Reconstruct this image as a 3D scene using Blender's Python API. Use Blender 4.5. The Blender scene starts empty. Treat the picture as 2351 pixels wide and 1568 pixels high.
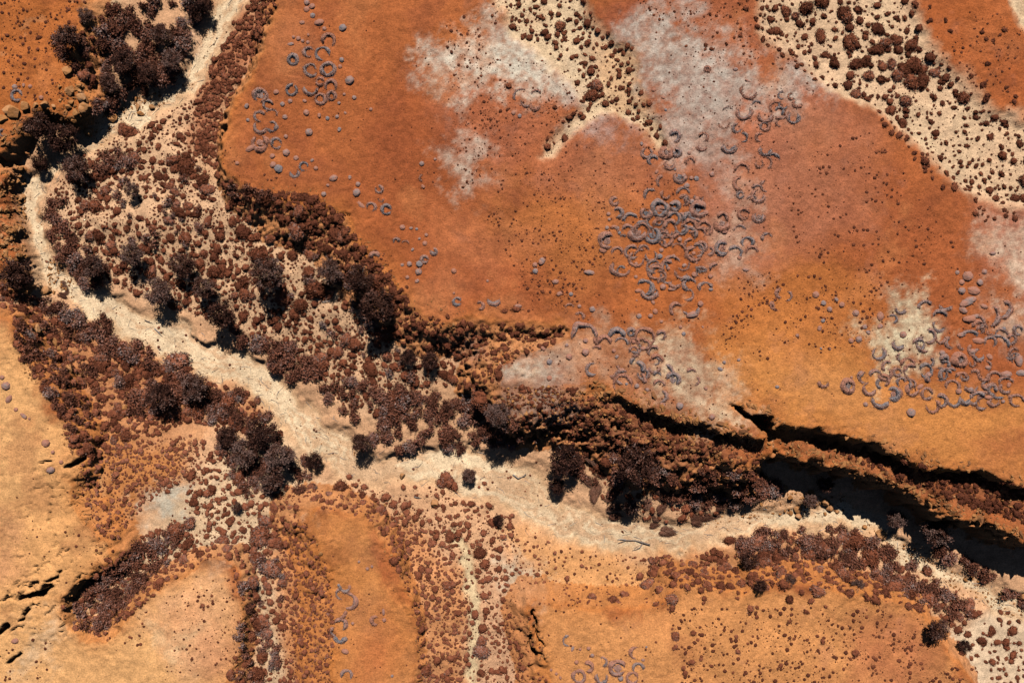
import bpy, math, random
import numpy as np
from mathutils import Vector, noise as mnoise

R = math.radians
scene = bpy.context.scene
col = scene.collection

# ------------------------------------------------------------------ camera, sky, sun, exposure
CAM_H = 95.0                       # drone height above the creek bed, metres
WIDTH = 130.0                      # metres of creek-bed level across the frame
SUN_EL = 50.0

cam_d = bpy.data.cameras.new('camera')
cam = bpy.data.objects.new('camera', cam_d); col.objects.link(cam)
cam.location = (0, 0, CAM_H); cam.rotation_euler = (0, 0, 0)
cam_d.sensor_width = 36.0
cam_d.lens = 36.0 * CAM_H / WIDTH
cam_d.clip_start = 0.5; cam_d.clip_end = 3000
scene.camera = cam

world = bpy.data.worlds.new('World'); scene.world = world
world.use_nodes = True
wn = world.node_tree.nodes; wl = world.node_tree.links
sky = wn.new('ShaderNodeTexSky'); sky.sky_type = 'NISHITA'
sky.sun_disc = False
sky.sun_elevation = R(SUN_EL); sky.sun_rotation = R(0)
sky.air_density = 0.3; sky.dust_density = 0.0; sky.ozone_density = 1.0
bgn = wn['Background']; bgn.inputs['Strength'].default_value = 0.05
wl.new(sky.outputs[0], bgn.inputs['Color'])

sun_d = bpy.data.lights.new('sun', 'SUN'); sun_d.energy = 5.0; sun_d.angle = R(0.5)
sun_d.color = (1.0, 0.965, 0.915)
sun = bpy.data.objects.new('sun', sun_d); col.objects.link(sun)
sun.rotation_euler = (R(SUN_EL - 90), 0, R(-3)); sun.location = (0, 60, 80)

vs = scene.view_settings
vs.view_transform = 'Standard'; vs.look = 'None'; vs.exposure = 0.12; vs.gamma = 1.0
vs.use_curve_mapping = False
scene.cycles.diffuse_bounces = 0

# ------------------------------------------------------------------ helpers: pixels to places
# pictures were measured on a 2351-pixel-wide view ("D" pixels); crops of the photo carry a letter
S0 = WIDTH / 2351.0
CX, CY = 1175.5, 784.0
TILE = {'A': (0, 0), 'B': (950, 0), 'C': (1900, 0), 'D': (2840, 0),
        'E': (0, 830), 'F': (950, 830), 'G': (1900, 830), 'H': (2840, 830),
        'I': (0, 1661), 'J': (950, 1661), 'K': (1900, 1661), 'L': (2840, 1661)}
def tD(t, x, y):
    ox, oy = TILE[t]
    return ((ox + x / 1.742) / 1.63335, (oy + y / 1.742) / 1.63335)
CROP = 1 / (1.742 * 1.63335)
def at(px, py, z=0.0):
    k = S0 * (CAM_H - z) / CAM_H
    return ((px - CX) * k, (CY - py) * k)

rng = np.random.default_rng(7)
random.seed(11)
_lat = rng.random((8, 256, 256)).astype(np.float32)
def vnoise(x, y, s=0):
    xi = np.floor(x).astype(np.int64); yi = np.floor(y).astype(np.int64)
    fx = (x - xi).astype(np.float32); fy = (y - yi).astype(np.float32)
    fx = fx * fx * (3 - 2 * fx); fy = fy * fy * (3 - 2 * fy)
    L = _lat[s % 8]; o = (s // 8) * 37
    a = L[(xi + o) & 255, yi & 255]; b = L[(xi + 1 + o) & 255, yi & 255]
    c = L[(xi + o) & 255, (yi + 1) & 255]; d = L[(xi + 1 + o) & 255, (yi + 1) & 255]
    return (a + (b - a) * fx) * (1 - fy) + (c + (d - c) * fx) * fy
def fbm(x, y, scale, octv=4, s=0, gain=0.5):
    """-1..1-ish noise; scale = size in metres of the largest lumps"""
    x = np.asarray(x, dtype=np.float64) / scale; y = np.asarray(y, dtype=np.float64) / scale
    out = 0; amp = 1.0; tot = 0
    for o in range(octv):
        ca, sa = math.cos(o * 1.1 + s), math.sin(o * 1.1 + s)
        out = out + amp * (vnoise(x * ca - y * sa + 13.7 * o, x * sa + y * ca + 7.1 * o, s + o) * 2 - 1)
        tot += amp; amp *= gain; x = x * 2.03; y = y * 2.03
    return out / tot * 1.6
def sstep(a, b, x):
    t = np.clip((x - a) / (b - a), 0, 1); return t * t * (3 - 2 * t)

def poly_sd(X, Y, pts, w=None, margin=30.0):
    """signed distance (inside positive) and interpolated width; X, Y flat arrays"""
    P = np.asarray(pts, dtype=np.float64)
    n = len(P); d2 = np.full(X.shape, 1e9, dtype=np.float64); ww = np.ones(X.shape)
    inside = np.zeros(X.shape, dtype=bool)
    W = np.ones(n) if w is None else np.asarray(w, dtype=np.float64)
    for i in range(n):
        ax, ay = P[i]; bx, by = P[(i + 1) % n]
        ex, ey = bx - ax, by - ay; L2 = ex * ex + ey * ey + 1e-12
        t = np.clip(((X - ax) * ex + (Y - ay) * ey) / L2, 0, 1)
        q = (X - ax - t * ex) ** 2 + (Y - ay - t * ey) ** 2
        m = q < d2
        d2 = np.where(m, q, d2)
        if w is not None: ww = np.where(m, W[i] + t * (W[(i + 1) % n] - W[i]), ww)
        if abs(by - ay) > 1e-9:
            cr = ((ay > Y) != (by > Y)) & (X < (bx - ax) * (Y - ay) / (by - ay) + ax)
            inside ^= cr
    d = np.sqrt(d2)
    return np.where(inside, d, -d), ww
def line_d(X, Y, pts, w):
    d = np.full(X.shape, 1e9); ww = np.ones(X.shape)
    for i in range(len(pts) - 1):
        ax, ay = pts[i]; bx, by = pts[i + 1]
        ex, ey = bx - ax, by - ay; L2 = ex * ex + ey * ey + 1e-12
        t = np.clip(((X - ax) * ex + (Y - ay) * ey) / L2, 0, 1)
        wi = w[i] + t * (w[i + 1] - w[i])
        q = np.hypot(X - ax - t * ex, Y - ay - t * ey) - wi
        m = q < d; d = np.where(m, q, d); ww = np.where(m, wi, ww)
    return d, ww
def inpoly(x, y, P):
    c = False; n = len(P); j = n - 1
    for i in range(n):
        xi, yi = P[i]; xj, yj = P[j]
        if (yi > y) != (yj > y) and x < (xj - xi) * (y - yi) / (yj - yi) + xi: c = not c
        j = i
    return c

# ------------------------------------------------------------------ the lie of the land
def axis(half, step, far, n):
    core = np.arange(-half, half + 1e-6, step)
    g = (far - half) ; t = np.linspace(0, 1, n + 1)[1:]
    out = half + step * n * t + (g - step * n) * t ** 3
    return np.concatenate([-out[::-1], core, out])
xs = axis(68.4, 0.18, 400.0, 36)
ys = axis(46.8, 0.18, 400.0, 36)
GX, GY = np.meshgrid(xs, ys)
shape = GX.shape
X = GX.ravel(); Y = GY.ravel()
# ragged outlines: everything is measured at slightly shifted places
wx = X + 0.75 * fbm(X, Y, 5.0, 4, 1) + 0.38 * fbm(X, Y, 1.0, 3, 5, .65)
wy = Y + 0.75 * fbm(X, Y, 5.0, 4, 2) + 0.38 * fbm(X, Y, 1.0, 3, 6, .65)

CHANNEL = [(720,-600,26),(640,-300,24),(548,-60,22),(520,20,27),(485,80,30),(466,130,24),(452,185,20),(400,215,24),(340,245,28),(270,288,22),(220,330,20),(150,372,18),
 (88,410,20),(72,460,22),(76,530,21),(92,590,21),(112,640,22),(170,662,14),(232,700,26),(310,750,34),(400,785,46),(480,830,38),
 (560,862,36),(640,922,38),(705,972,42),(755,1022,38),(800,1065,30),(870,1078,30),(960,1078,38),(1060,1072,46),(1150,1092,52),
 (1210,1130,56),(1280,1185,38),(1370,1215,30),(1480,1232,26),(1560,1238,32),(1650,1215,26),(1750,1200,26),(1850,1188,26),
 (1930,1185,22),(2010,1212,18),(2080,1262,18),(2160,1312,20),(2250,1362,18),(2351,1412,20),(2480,1460,20),(2760,1520,24),(3100,1500,26)]
ch_pts = [at(a, b, 0) for a, b, c in CHANNEL]; ch_w = [c * S0 for a, b, c in CHANNEL]
ch_d, _ = line_d(wx + .5 * fbm(X, Y, 2.2, 4, 4), wy + .5 * fbm(X, Y, 2.2, 4, 5), ch_pts, ch_w)
ch_d = ch_d + .45 * fbm(X, Y, 3.5, 4, 6)
rill = [(1030,1240,9),(1066,1280,8),(1082,1330,9),(1080,1400,8),(1095,1470,9),(1090,1600,9)]
rl_d, _ = line_d(wx, wy, [at(a, b, 2) for a, b, c in rill], [c * S0 for a, b, c in rill])

Z = .75 + 0.30 * fbm(X, Y, 9.0, 4, 3) + 0.10 * fbm(X, Y, 1.6, 3, 4)
# the flat rises gently away from the creek
Z += 2.1 * sstep(1.0, 16.0, ch_d)

SLOPE = np.zeros(X.shape)          # 1 on broken rock slopes, for roughness and colour
PLAT = np.zeros(X.shape)           # 1 on top of a plateau
def plateau(pts, z, ztop, rock=0.5):
    """pts: (D x, D y, slope width in m) along the rim, rim height z"""
    global Z, SLOPE, PLAT
    P = [at(p[0], p[1], z) for p in pts]; W = [p[2] for p in pts]
    x0 = min(p[0] for p in P) - 9; x1 = max(p[0] for p in P) + 9
    y0 = min(p[1] for p in P) - 9; y1 = max(p[1] for p in P) + 9
    m = (X > x0) & (X < x1) & (Y > y0) & (Y < y1)
    sd, w = poly_sd(wx[m], wy[m], P, W)
    t = np.clip(1 + sd / w, 0, 1)
    prof = t * t * (3 - 2 * t) * 0.55 + t * 0.45
    base = Z[m]
    sl = np.where((t > 0.02) & (t < 1), 1.0, 0.0)
    rim = np.exp(-np.clip(sd, 0, 50) / 1.2) * (sd > 0)
    xm, ym = X[m], Y[m]
    top = ztop(xm, ym)
    # ledges and blocks on the slope
    ledge = fbm(xm, ym, 1.3, 4, 9)
    blk = (vnoise(xm * 1.9 + ledge, ym * 1.9, 3) - 0.5) + 0.6 * (vnoise(xm * 4.3, ym * 4.3 + ledge, 5) - 0.5)
    amp = rock * sl * np.clip(np.minimum(t, 1 - t) * 5, 0, 1) * np.clip((top - base) / 5, 0, 1)
    zz = base + (top - base) * prof + amp * blk * 1.5 + rim * rock * 0.22 * blk
    Z[m] = np.maximum(base, zz)
    SLOPE[m] = np.maximum(SLOPE[m] * (1 - (t >= 1)), np.maximum(sl, rim * 0.6) * (top - base > 0.6))
    PLAT[m] = np.maximum(PLAT[m], t * (top - base > 0.3))

# talus under the long cliff, then terrace, then the great plateau
plateau([(1140,860,5),(1300,880,5),(1480,930,5),(1740,1000,4),(1765,1040,2),(1720,1058,6),(1600,1018,8),(1500,985,8),(1380,945,7),(1280,920,6),(1200,920,6)],
        6.3, lambda x, y: 6.2 + .9 * sstep(14, 30, x) + 0.5 * fbm(x, y, 3, 3, 3), 0.9)
plateau([(1764,985,.9),(1778,1032,1.0),(1810,1036,2.4),(1840,1044,1.0),(1870,1046,2.6),(1900,1054,1.2),(1930,1060,3.0),(1960,1074,1.2),(1990,1082,3.2),(2020,1098,1.4),(2050,1106,3.4),(2085,1125,1.4),
         (2118,1136,3.4),(2150,1156,1.6),(2185,1166,3.6),(2220,1186,1.8),(2255,1192,3.8),(2290,1214,2),(2320,1218,3.8),(2351,1238,2.2),(2520,1300,1),(2520,800,1),(1764,800,1)], 7.5,
        lambda x, y: 6.9 + 0.7 * fbm(x, y, 2.5, 4, 4), 1.5)
def main_top(x, y):
    return 5.6 + 3.7 * sstep(-8, 30, x) + 0.35 * fbm(x, y, 14, 3, 6) + 0.05 * fbm(x, y, 1.2, 3, 7)
plateau([(640,-80,4),(602,90,4),(548,180,3.6),(512,255,3.2),(497,330,2.6),(502,385,2.6),(530,408,3.6),(600,432,5.5),(720,447,6.5),(790,492,6.5),
         (822,552,6.5),(880,612,6.5),(935,687,6),(990,722,5.5),(1100,732,5.5),(1200,742,5),(1300,738,4),(1318,765,3),(1250,800,4),(1155,828,5),
         (1140,880,5.5),(1200,905,6),(1290,885,5),(1370,892,2.5),(1430,910,.6),(1480,935,.6),(1560,960,.6),(1640,985,.6),(1720,1000,.6),
         (1745,1003,.6),(1725,975,.6),(1700,945,.6),(1675,918,.6),(1700,922,.6),(1735,948,.6),(1757,942,.6),(1762,975,.6),(1830,985,.6),
         (1900,995,.6),(2000,1015,.6),(2060,1035,.6),(2130,1062,.6),(2200,1075,.6),(2280,1092,.6),(2351,1105,.6),(2520,1130,1),
         (5200,1130,4),(5200,-4500,4),(640,-4500,4)], 8.2, main_top, 0.7)
plateau([(-4000,700,3),(0,722,1.6),(28,745,1.8),(35,790,2),(55,835,2),(100,885,2.2),(140,955,2.4),(165,1030,2.4),(182,1050,1.4),(165,1100,2),(175,1160,2.6),
         (200,1200,3),(235,1235,3),(250,1270,2.4),(240,1300,1.6),(205,1323,1),(176,1358,.8),(151,1380,.6),(144,1415,.6),(146,1436,.8),(180,1460,1.6),
         (230,1468,2),(310,1410,2.6),(350,1370,2.8),(400,1330,2.6),(440,1305,2.2),(520,1285,2),(555,1340,1.4),(563,1400,1.2),(556,1470,1.4),
         (525,1568,2),(520,1700,2),(520,5200,3),(-4000,5200,3)], 5,
        lambda x, y: 5.0 + 0.5 * fbm(x, y, 9, 4, 5) + 0.06 * fbm(x, y, 1.0, 3, 1), 0.6)
plateau([(690,1172,3),(760,1165,2.4),(840,1188,1.8),(880,1245,1.8),(915,1310,1.6),(945,1370,1.4),(956,1430,1.2),(956,1500,1.2),(950,1620,1.4),
         (950,5200,3),(760,5200,5),(770,1600,5),(770,1400,5),(755,1300,5),(712,1230,4.5),(684,1195,4)], 4.2,
        lambda x, y: 4.2 + 0.35 * fbm(x, y, 8, 3, 2), 0.35)
plateau([(1215,1400,3.5),(1240,1392,2.6),(1330,1390,2),(1430,1395,2),(1500,1395,2),(1540,1360,2.4),(1570,1345,2.4),(1620,1352,2),(1700,1360,2),
         (1790,1342,2),(1870,1330,2),(1950,1362,2),(2080,1382,2),(2130,1430,2),(2170,1480,2),(2230,1560,2),(2260,1700,2),(2260,5200,3),(1200,5200,3),
         (1262,1600,4),(1258,1520,4),(1228,1440,3.5)], 4.4,
        lambda x, y: 4.4 + 0.4 * fbm(x, y, 9, 3, 1), 0.45)
plateau([(-4000,-4500,3),(200,-4500,3),(190,-60,4),(180,40,4),(150,120,4),(176,200,3),(196,250,2.4),(186,272,2),(150,268,1.6),(100,252,1.4),
         (55,268,1.0),(25,318,1.0),(0,335,1.0),(-4000,345,2)], 3.6,
        lambda x, y: 3.5 + 0.5 * fbm(x, y, 7, 4, 7) + 0.05 * fbm(x, y, .9, 3, 2), 0.8)
# rubble bench left of the creek bend
plateau([(-4000,395,2),(20,395,2),(42,440,1.6),(40,520,1.6),(52,590,2),(20,620,3),(-4000,640,3)], 2.6,
        lambda x, y: 2.7 + 0.7 * (vnoise(x * 1.2, y * 1.9, 2) - .4), 1.0)

# washes running over the plateau, a little lower than the crust around them
WASH1 = [(1100,-240),(1300,-240),(1340,-60),(1345,20),(1375,62),(1448,100),(1462,190),(1500,270),(1535,335),(1500,340),(1445,262),(1390,248),(1330,280),(1270,342),(1240,345),(1285,280),(1335,225),(1320,185),(1262,128),(1172,62)]
WASH2 = [(1640,-240),(2040,-240),(2085,-60),(2090,20),(2122,85),(2200,175),(2272,258),(2365,300),(2560,400),(2560,620),(2365,480),(2290,470),(2190,420),(2100,330),(2010,255),(1915,215),(1838,140),(1750,70)]
WASH3 = [(2260,-240),(2400,-240),(2420,120),(2345,70)]
washm = np.zeros(X.shape)
for wpoly in (WASH1, WASH2, WASH3):
    sd, _ = poly_sd(wx, wy, [at(a, b, 9) for a, b in wpoly])
    washm = np.maximum(washm, sstep(-0.8, 1.0, sd))
Z -= 0.55 * washm
# creek bed
bed = -0.02 + 0.10 * fbm(X, Y, 5, 4, 6) + 0.025 * fbm(X, Y * 1.0, .7, 2, 3)
bankw = 1.3 + 1.0 * fbm(X, Y, 6, 2, 2).clip(-.6, 1)
chm = 1 - sstep(-0.3, bankw, ch_d)
Z = Z * (1 - chm) + np.minimum(bed, Z) * chm
rlm = 1 - sstep(-0.2, 0.6, rl_d)
Z -= 0.35 * rlm
# cracks in the rock
CRACKS = [
 ([(-20,1470),(0,1456),(14,1439)], 4.5, 2.2), ([(39,1426),(52,1416),(67,1404)], 3.0, 1.8), ([(49,1379),(66,1374),(81,1372),(100,1358),(119,1347)], 5.0, 2.4),
 ([(112,1332),(125,1326),(137,1316)], 2.6, 1.6), ([(144,1456),(145,1440),(144,1428)], 2.8, 2.0), ([(14,1522),(28,1510),(39,1502)], 3.0, 1.6),
 ([(155,1071),(170,1066),(188,1052)], 3.6, 1.6), ([(1226,1405),(1229,1425),(1230,1439),(1234,1467)], 2.6, 1.8), ([(1234,1467),(1242,1480),(1251,1488)], 1.8, 1.2),
 ([(1214,1464),(1222,1492),(1233,1516)], 3.2, 1.6), ([(1233,1505),(1246,1515),(1256,1524)], 2.0, 1.2), ([(100,1065),(112,1058)], 1.8, 1.0),
 ([(60,1350),(90,1337)], 1.6, .9), ([(110,1410),(128,1392)], 1.5, .8), ([(0,1375),(22,1366)], 1.5, .8), ([(172,1330),(196,1316)], 2.0, 1.0),
 ([(70,1395),(95,1380)], 1.4, .8), ([(20,1450),(52,1436)], 1.4, .8), ([(112,1160),(114,1200)], 1.3, .6), ([(132,1230),(127,1258)], 1.2, .5)]
crk = np.zeros(X.shape)
for pts, w, dep in CRACKS:
    P = [at(a, b, 5) for a, b in pts]
    cxm = sum(p[0] for p in P) / len(P); cym = sum(p[1] for p in P) / len(P)
    m = (np.abs(X - cxm) < 7) & (np.abs(Y - cym) < 7)
    d, _ = line_d(X[m] + 0.35 * fbm(X[m], Y[m], .8, 3, 2), Y[m] + 0.35 * fbm(X[m], Y[m], .8, 3, 4), P, [0.02] * len(P))
    g = 1 - sstep(w * S0 * .7, w * S0 * 1.5, d)
    Z[m] -= dep * g; crk[m] = np.maximum(crk[m], g)
# fine crust everywhere but the bed; rough crumbled ground on slopes
Z += (0.03 + 0.10 * np.clip(SLOPE, 0, 1)) * fbm(X, Y, .55, 2, 7) * (1 - chm)
# gullied crust of the ledgy lower-left plateau
sd, _ = poly_sd(X, Y, [at(a, b, 5) for a, b in [(0,1230),(120,1040),(190,1090),(250,1280),(140,1440),(60,1540),(-30,1560)]])
gm = sstep(-2, 2, sd)
ridge = np.abs(fbm(X * .75 + Y * .45, Y * 1.5 - X * .9, 2.2, 4, 2))
brk = sstep(.0, .35, fbm(X, Y, 3.0, 3, 5)); Z -= gm * PLAT * brk * 0.42 * sstep(.10, .03, ridge)
ridge2 = np.abs(fbm(X * 1.2 - Y * .3, Y * 1.8 + X * .5, 1.6, 4, 6)); Z -= (SLOPE + .6 * PLAT) * sstep(.1, .6, fbm(X, Y, 4.0, 3, 1)) * 0.22 * sstep(.09, .03, ridge2)
far = sstep(75, 140, np.hypot(X, Y))
Z = Z * (1 - far) + (4.5 + 1.5 * fbm(X, Y, 60, 3, 3)) * far
ZG = Z.reshape(shape)

def gz(x, y):
    i = min(max(int(np.searchsorted(xs, x)) - 1, 0), len(xs) - 2); j = min(max(int(np.searchsorted(ys, y)) - 1, 0), len(ys) - 2)
    u = (x - xs[i]) / (xs[i + 1] - xs[i]); v = (y - ys[j]) / (ys[j + 1] - ys[j])
    return float((ZG[j, i] * (1 - u) + ZG[j, i + 1] * u) * (1 - v) + (ZG[j + 1, i] * (1 - u) + ZG[j + 1, i + 1] * u) * v)
def field(F, x, y):
    i = min(max(int(np.searchsorted(xs, x)), 0), len(xs) - 1); j = min(max(int(np.searchsorted(ys, y)), 0), len(ys) - 1)
    return float(F.reshape(shape)[j, i])
def ground(px, py, up=0.0):
    """the spot of ground seen at a pixel (or the foot of something whose middle is `up` above it)"""
    z = 4.0
    for _ in range(7):
        x, y = at(px, py, z + up); z = 0.5 * z + 0.5 * gz(x, y)
    return x, y, gz(x, y)

# ------------------------------------------------------------------ earth colours (what the soil is, plus shade painted on the cliff ledge)
def srgb(r, g, b, k=1.0):
    f = lambda c: ((c / 255 + .055) / 1.055) ** 2.4 if c > 10 else c / 255 / 12.92
    return np.array([f(r) * k, f(g) * k, f(b) * k])
K = 0.76
C_RUST = srgb(173, 93, 49, K); C_RED = srgb(158, 84, 50, K); C_ORNG = srgb(203, 124, 58, K)
C_PALEO = srgb(238, 177, 113, K); C_SAND = srgb(228, 200, 150, K); C_PEACH = srgb(222, 168, 124, K)
C_SALT = srgb(220, 206, 184, K); C_MAUVE = srgb(164, 116, 104, K); C_PINK = srgb(190, 112, 76, K)
C_ROCK = srgb(198, 118, 54, K); C_DARKROCK = srgb(140, 78, 48, K)
C_CREAM = srgb(246, 214, 172, K)
wx2 = X + 1.6 * fbm(X, Y, 6.0, 4, 3) + 0.5 * fbm(X, Y, .8, 3, 2)
wy2 = Y + 1.6 * fbm(X, Y, 6.0, 4, 4) + 0.5 * fbm(X, Y, .8, 3, 1)
COLR = np.empty((X.size, 3))
COLR[:] = C_PEACH
def blend(mask, c):
    global COLR
    m = np.clip(mask, 0, 1)[:, None]
    COLR = COLR * (1 - m) + c * m
def gpoly(poly, zg=None):
    return [ground(a, b)[:2] for a, b in poly]
def zone(poly, c, soft=1.5, strength=1.0, patchy=0.0, pscale=1.5, crisp=False):
    P = gpoly(poly)
    x0 = min(p[0] for p in P) - 12; x1 = max(p[0] for p in P) + 12; y0 = min(p[1] for p in P) - 12; y1 = max(p[1] for p in P) + 12
    m = (X > x0) & (X < x1) & (Y > y0) & (Y < y1)
    sd, _ = poly_sd(wx2[m], wy2[m], P)
    a = sstep(-soft, soft, sd) * strength
    if crisp: a = sstep(-4.5, -2.5, sd) * sstep(-.42, .42, sstep(-soft * 2.4, soft * 2.4, sd) - .40 + .55 * fbm(X[m], Y[m], 1.6, 6, 6, .72)) * strength * np.clip(.8 + .35 * fbm(X[m], Y[m], .5, 3, 3), .35, 1)
    elif patchy: a = a * np.clip(1 - patchy + patchy * 1.3 * (0.5 + fbm(X[m], Y[m], pscale, 5, 6, .62)), 0, 1)
    k = np.clip(a, 0, 1)[:, None]
    COLR[m] = COLR[m] * (1 - k) + c * k
# floors: sandier near the creek, orange on aprons
zone([(110,450),(200,340),(300,290),(440,225),(480,420),(620,445),(760,520),(860,640),(870,770),(1000,870),(900,960),(700,860),(500,740),(330,680),(200,630)], srgb(226,180,138,K), 2, .9, .35, 3)
zone([(640,940),(520,1050),(420,1110),(330,1240),(300,1330),(440,1310),(520,1280),(560,1400),(560,1600),(640,1600),(640,1250),(720,1130),(700,1020)], srgb(224,190,150,K), 2, .85, .3, 2)
zone([(140,960),(330,1000),(440,1000),(420,1100),(330,1170),(250,1260),(180,1100)], C_ORNG, 2.0, .85)
zone([(40,700),(330,790),(600,910),(660,960),(480,960),(340,1010),(180,980),(100,860)], srgb(196,122,70,K), 2, .8)
zone([(640,1200),(700,1180),(760,1300),(760,1600),(650,1600)], srgb(206,132,78,K), 2, .9)
zone([(850,1190),(960,1200),(1060,1290),(1080,1450),(1080,1600),(950,1600),(955,1420),(890,1260)], srgb(212,140,86,K), 1.5, .9)
zone([(1150,1230),(1280,1230),(1480,1270),(1560,1290),(1520,1390),(1260,1390),(1160,1380)], srgb(232,162,98,K), 2, .9)
zone([(1100,1270),(1220,1280),(1230,1400),(1240,1600),(1100,1600),(1120,1400)], srgb(212,160,122,K), 2, .8, .3, 2)
zone([(1540,1270),(1700,1240),(1850,1230),(2120,1390),(2200,1470),(2000,1380),(1700,1360),(1560,1350)], srgb(206,132,76,K), 2, .8)
zone([(2190,1480),(2240,1430),(2400,1390),(2400,1600),(2250,1600)], srgb(222,192,158,K), 1.5, .9)
zone([(1290,1030),(1420,1090),(1700,1120),(1700,1180),(1400,1200),(1270,1120),(1240,1050)], srgb(214,164,122,K), 2, .8)
zone([(-40,380),(60,390),(60,620),(-40,640)], srgb(214,160,120,K), 1.5, .9, .3, 1)
# plateau tops
pm = sstep(0.75, 1.0, PLAT)
blend(pm, C_RUST)
blend(pm * sstep(-0.2, 0.7, fbm(X, Y, 16, 4, 2)) * .7, srgb(187,106,55,K))
blend(pm * sstep(0.0, 0.8, fbm(X, Y, 7, 4, 5)) * .45, C_RED)
zone([(-60,-60),(210,-60),(170,150),(215,270),(60,270),(-60,340)], srgb(196,112,50,K), 2, .8)
zone([(-60,720),(30,740),(60,830),(140,950),(190,1060),(180,1170),(250,1280),(200,1330),(150,1400),(230,1470),(310,1410),(440,1310),(520,1290),(565,1400),(530,1600),(-60,1600)], C_PALEO, 1.2, .95)
zone([(130,1030),(190,1060),(180,1170),(250,1280),(150,1400),(40,1450),(-40,1400),(30,1250)], srgb(232,166,102,K), 3, .7)
zone([(330,1440),(430,1330),(520,1290),(560,1400),(540,1520),(430,1560)], srgb(234,172,126,K), 2, .7, .4, 3)
zone([(0,1180),(60,1200),(70,1320),(0,1330)], srgb(206,142,98,K), 2, .7, .4, 3)
zone([(440,1460),(540,1400),(540,1540),(470,1580)], srgb(214,146,100,K), 2, .7, .4, 3)
zone([(700,1180),(840,1190),(930,1330),(955,1430),(950,1600),(760,1600),(770,1350)], srgb(212,136,72,K), 1, .95)
zone([(830,1420),(890,1380),(920,1500),(880,1600),(820,1600)], srgb(186,102,56,K), 3, .7, .3, 4)
zone([(1230,1395),(1520,1390),(1570,1350),(1880,1335),(2090,1385),(2240,1580),(2260,1700),(1250,1700)], srgb(222,150,88,K), 1, .95)
zone([(1980,1440),(2090,1420),(2200,1560),(2100,1620),(1950,1560)], srgb(192,112,72,K), 3, .8, .3, 4)
zone([(1650,780),(1800,700),(2000,820),(2120,900),(2380,900),(2380,1110),(2060,1040),(1770,980),(1680,915)], srgb(214,138,70,K), 3, .95)
zone([(2230,1000),(2380,960),(2380,1060),(2260,1060)], srgb(176,96,56,K), 2, .8, .3, 4)
zone([(1640,560),(2010,640),(2010,780),(1700,830),(1640,720)], srgb(196,116,54,K), 3, .8)
zone([(1400,430),(1560,430),(1640,620),(1600,760),(1420,700),(1380,560)], srgb(194,108,52,K), 2.5, .8)
zone([(1130,420),(1390,480),(1400,620),(1300,690),(1180,600)], srgb(198,118,60,K), 2.5, .75)
zone([(980,540),(1180,580),(1260,720),(1080,730),(960,680)], srgb(184,98,52,K), 3, .6)
zone([(2200,100),(2360,130),(2360,290),(2280,250)], srgb(176,92,44,K), 2, .8)
zone([(2090,0),(2320,0),(2360,110),(2200,170),(2130,90)], srgb(184,98,46,K), 2, .8)
zone([(1000,170),(1330,210),(1290,300),(1180,420),(1060,400)], C_PINK, 2.5, .8, .3, 3)
zone([(1240,250),(1500,240),(1600,350),(1640,480),(1560,430),(1400,440),(1250,420)], srgb(188,108,66,K), 3, .8, .3, 3)
zone([(1540,170),(1900,190),(1800,330),(1760,560),(1650,600),(1640,430),(1560,300)], srgb(178,118,98,K), 3, .95, .2, 3)
zone([(1700,200),(1870,210),(1790,340),(1760,560),(1690,420)], srgb(184,100,60,K), 2, .8, .3, 3)
zone([(2260,460),(2380,450),(2380,680),(2250,600)], srgb(190,124,98,K), 2, .8, .3, 3)
zone([(1560,0),(1720,0),(1740,80),(1800,150),(1640,120)], srgb(178,102,66,K), 2.5, .9, .2, 3)
zone([(1380,0),(1500,0),(1480,80),(1400,70)], srgb(168,92,60,K), 2, .9, .2, 3)
zone([(1240,100),(1330,170),(1350,220),(1310,210),(1180,110),(1120,100),(1180,80)], C_MAUVE, 2, .8, .3, 2)
zone([(820,270),(900,250),(1010,290),(1040,400),(920,420),(800,330)], srgb(152,78,44,K), 3, .55, .5, 4)
zone([(980,450),(1150,470),(1250,560),(1150,650),(1000,580)], srgb(202,120,72,K), 3, .7, .3, 4)
zone([(560,200),(640,40),(700,20),(640,260),(560,380),(510,330)], srgb(194,112,62,K), 2.5, .6, .3, 3)
zone([(225,-20),(290,-20),(280,60),(300,100),(240,100),(215,60)], srgb(228,190,146,K), 1, .9)
zone([(1560,300),(1900,200),(2010,300),(2000,520),(1850,600),(1650,640),(1620,450)], srgb(186,116,84,K), 3, .75, .3, 4)
zone([(1240,330),(1400,300),(1560,400),(1560,440),(1380,480),(1250,430)], srgb(188,114,76,K), 3, .6, .3, 4)
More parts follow.
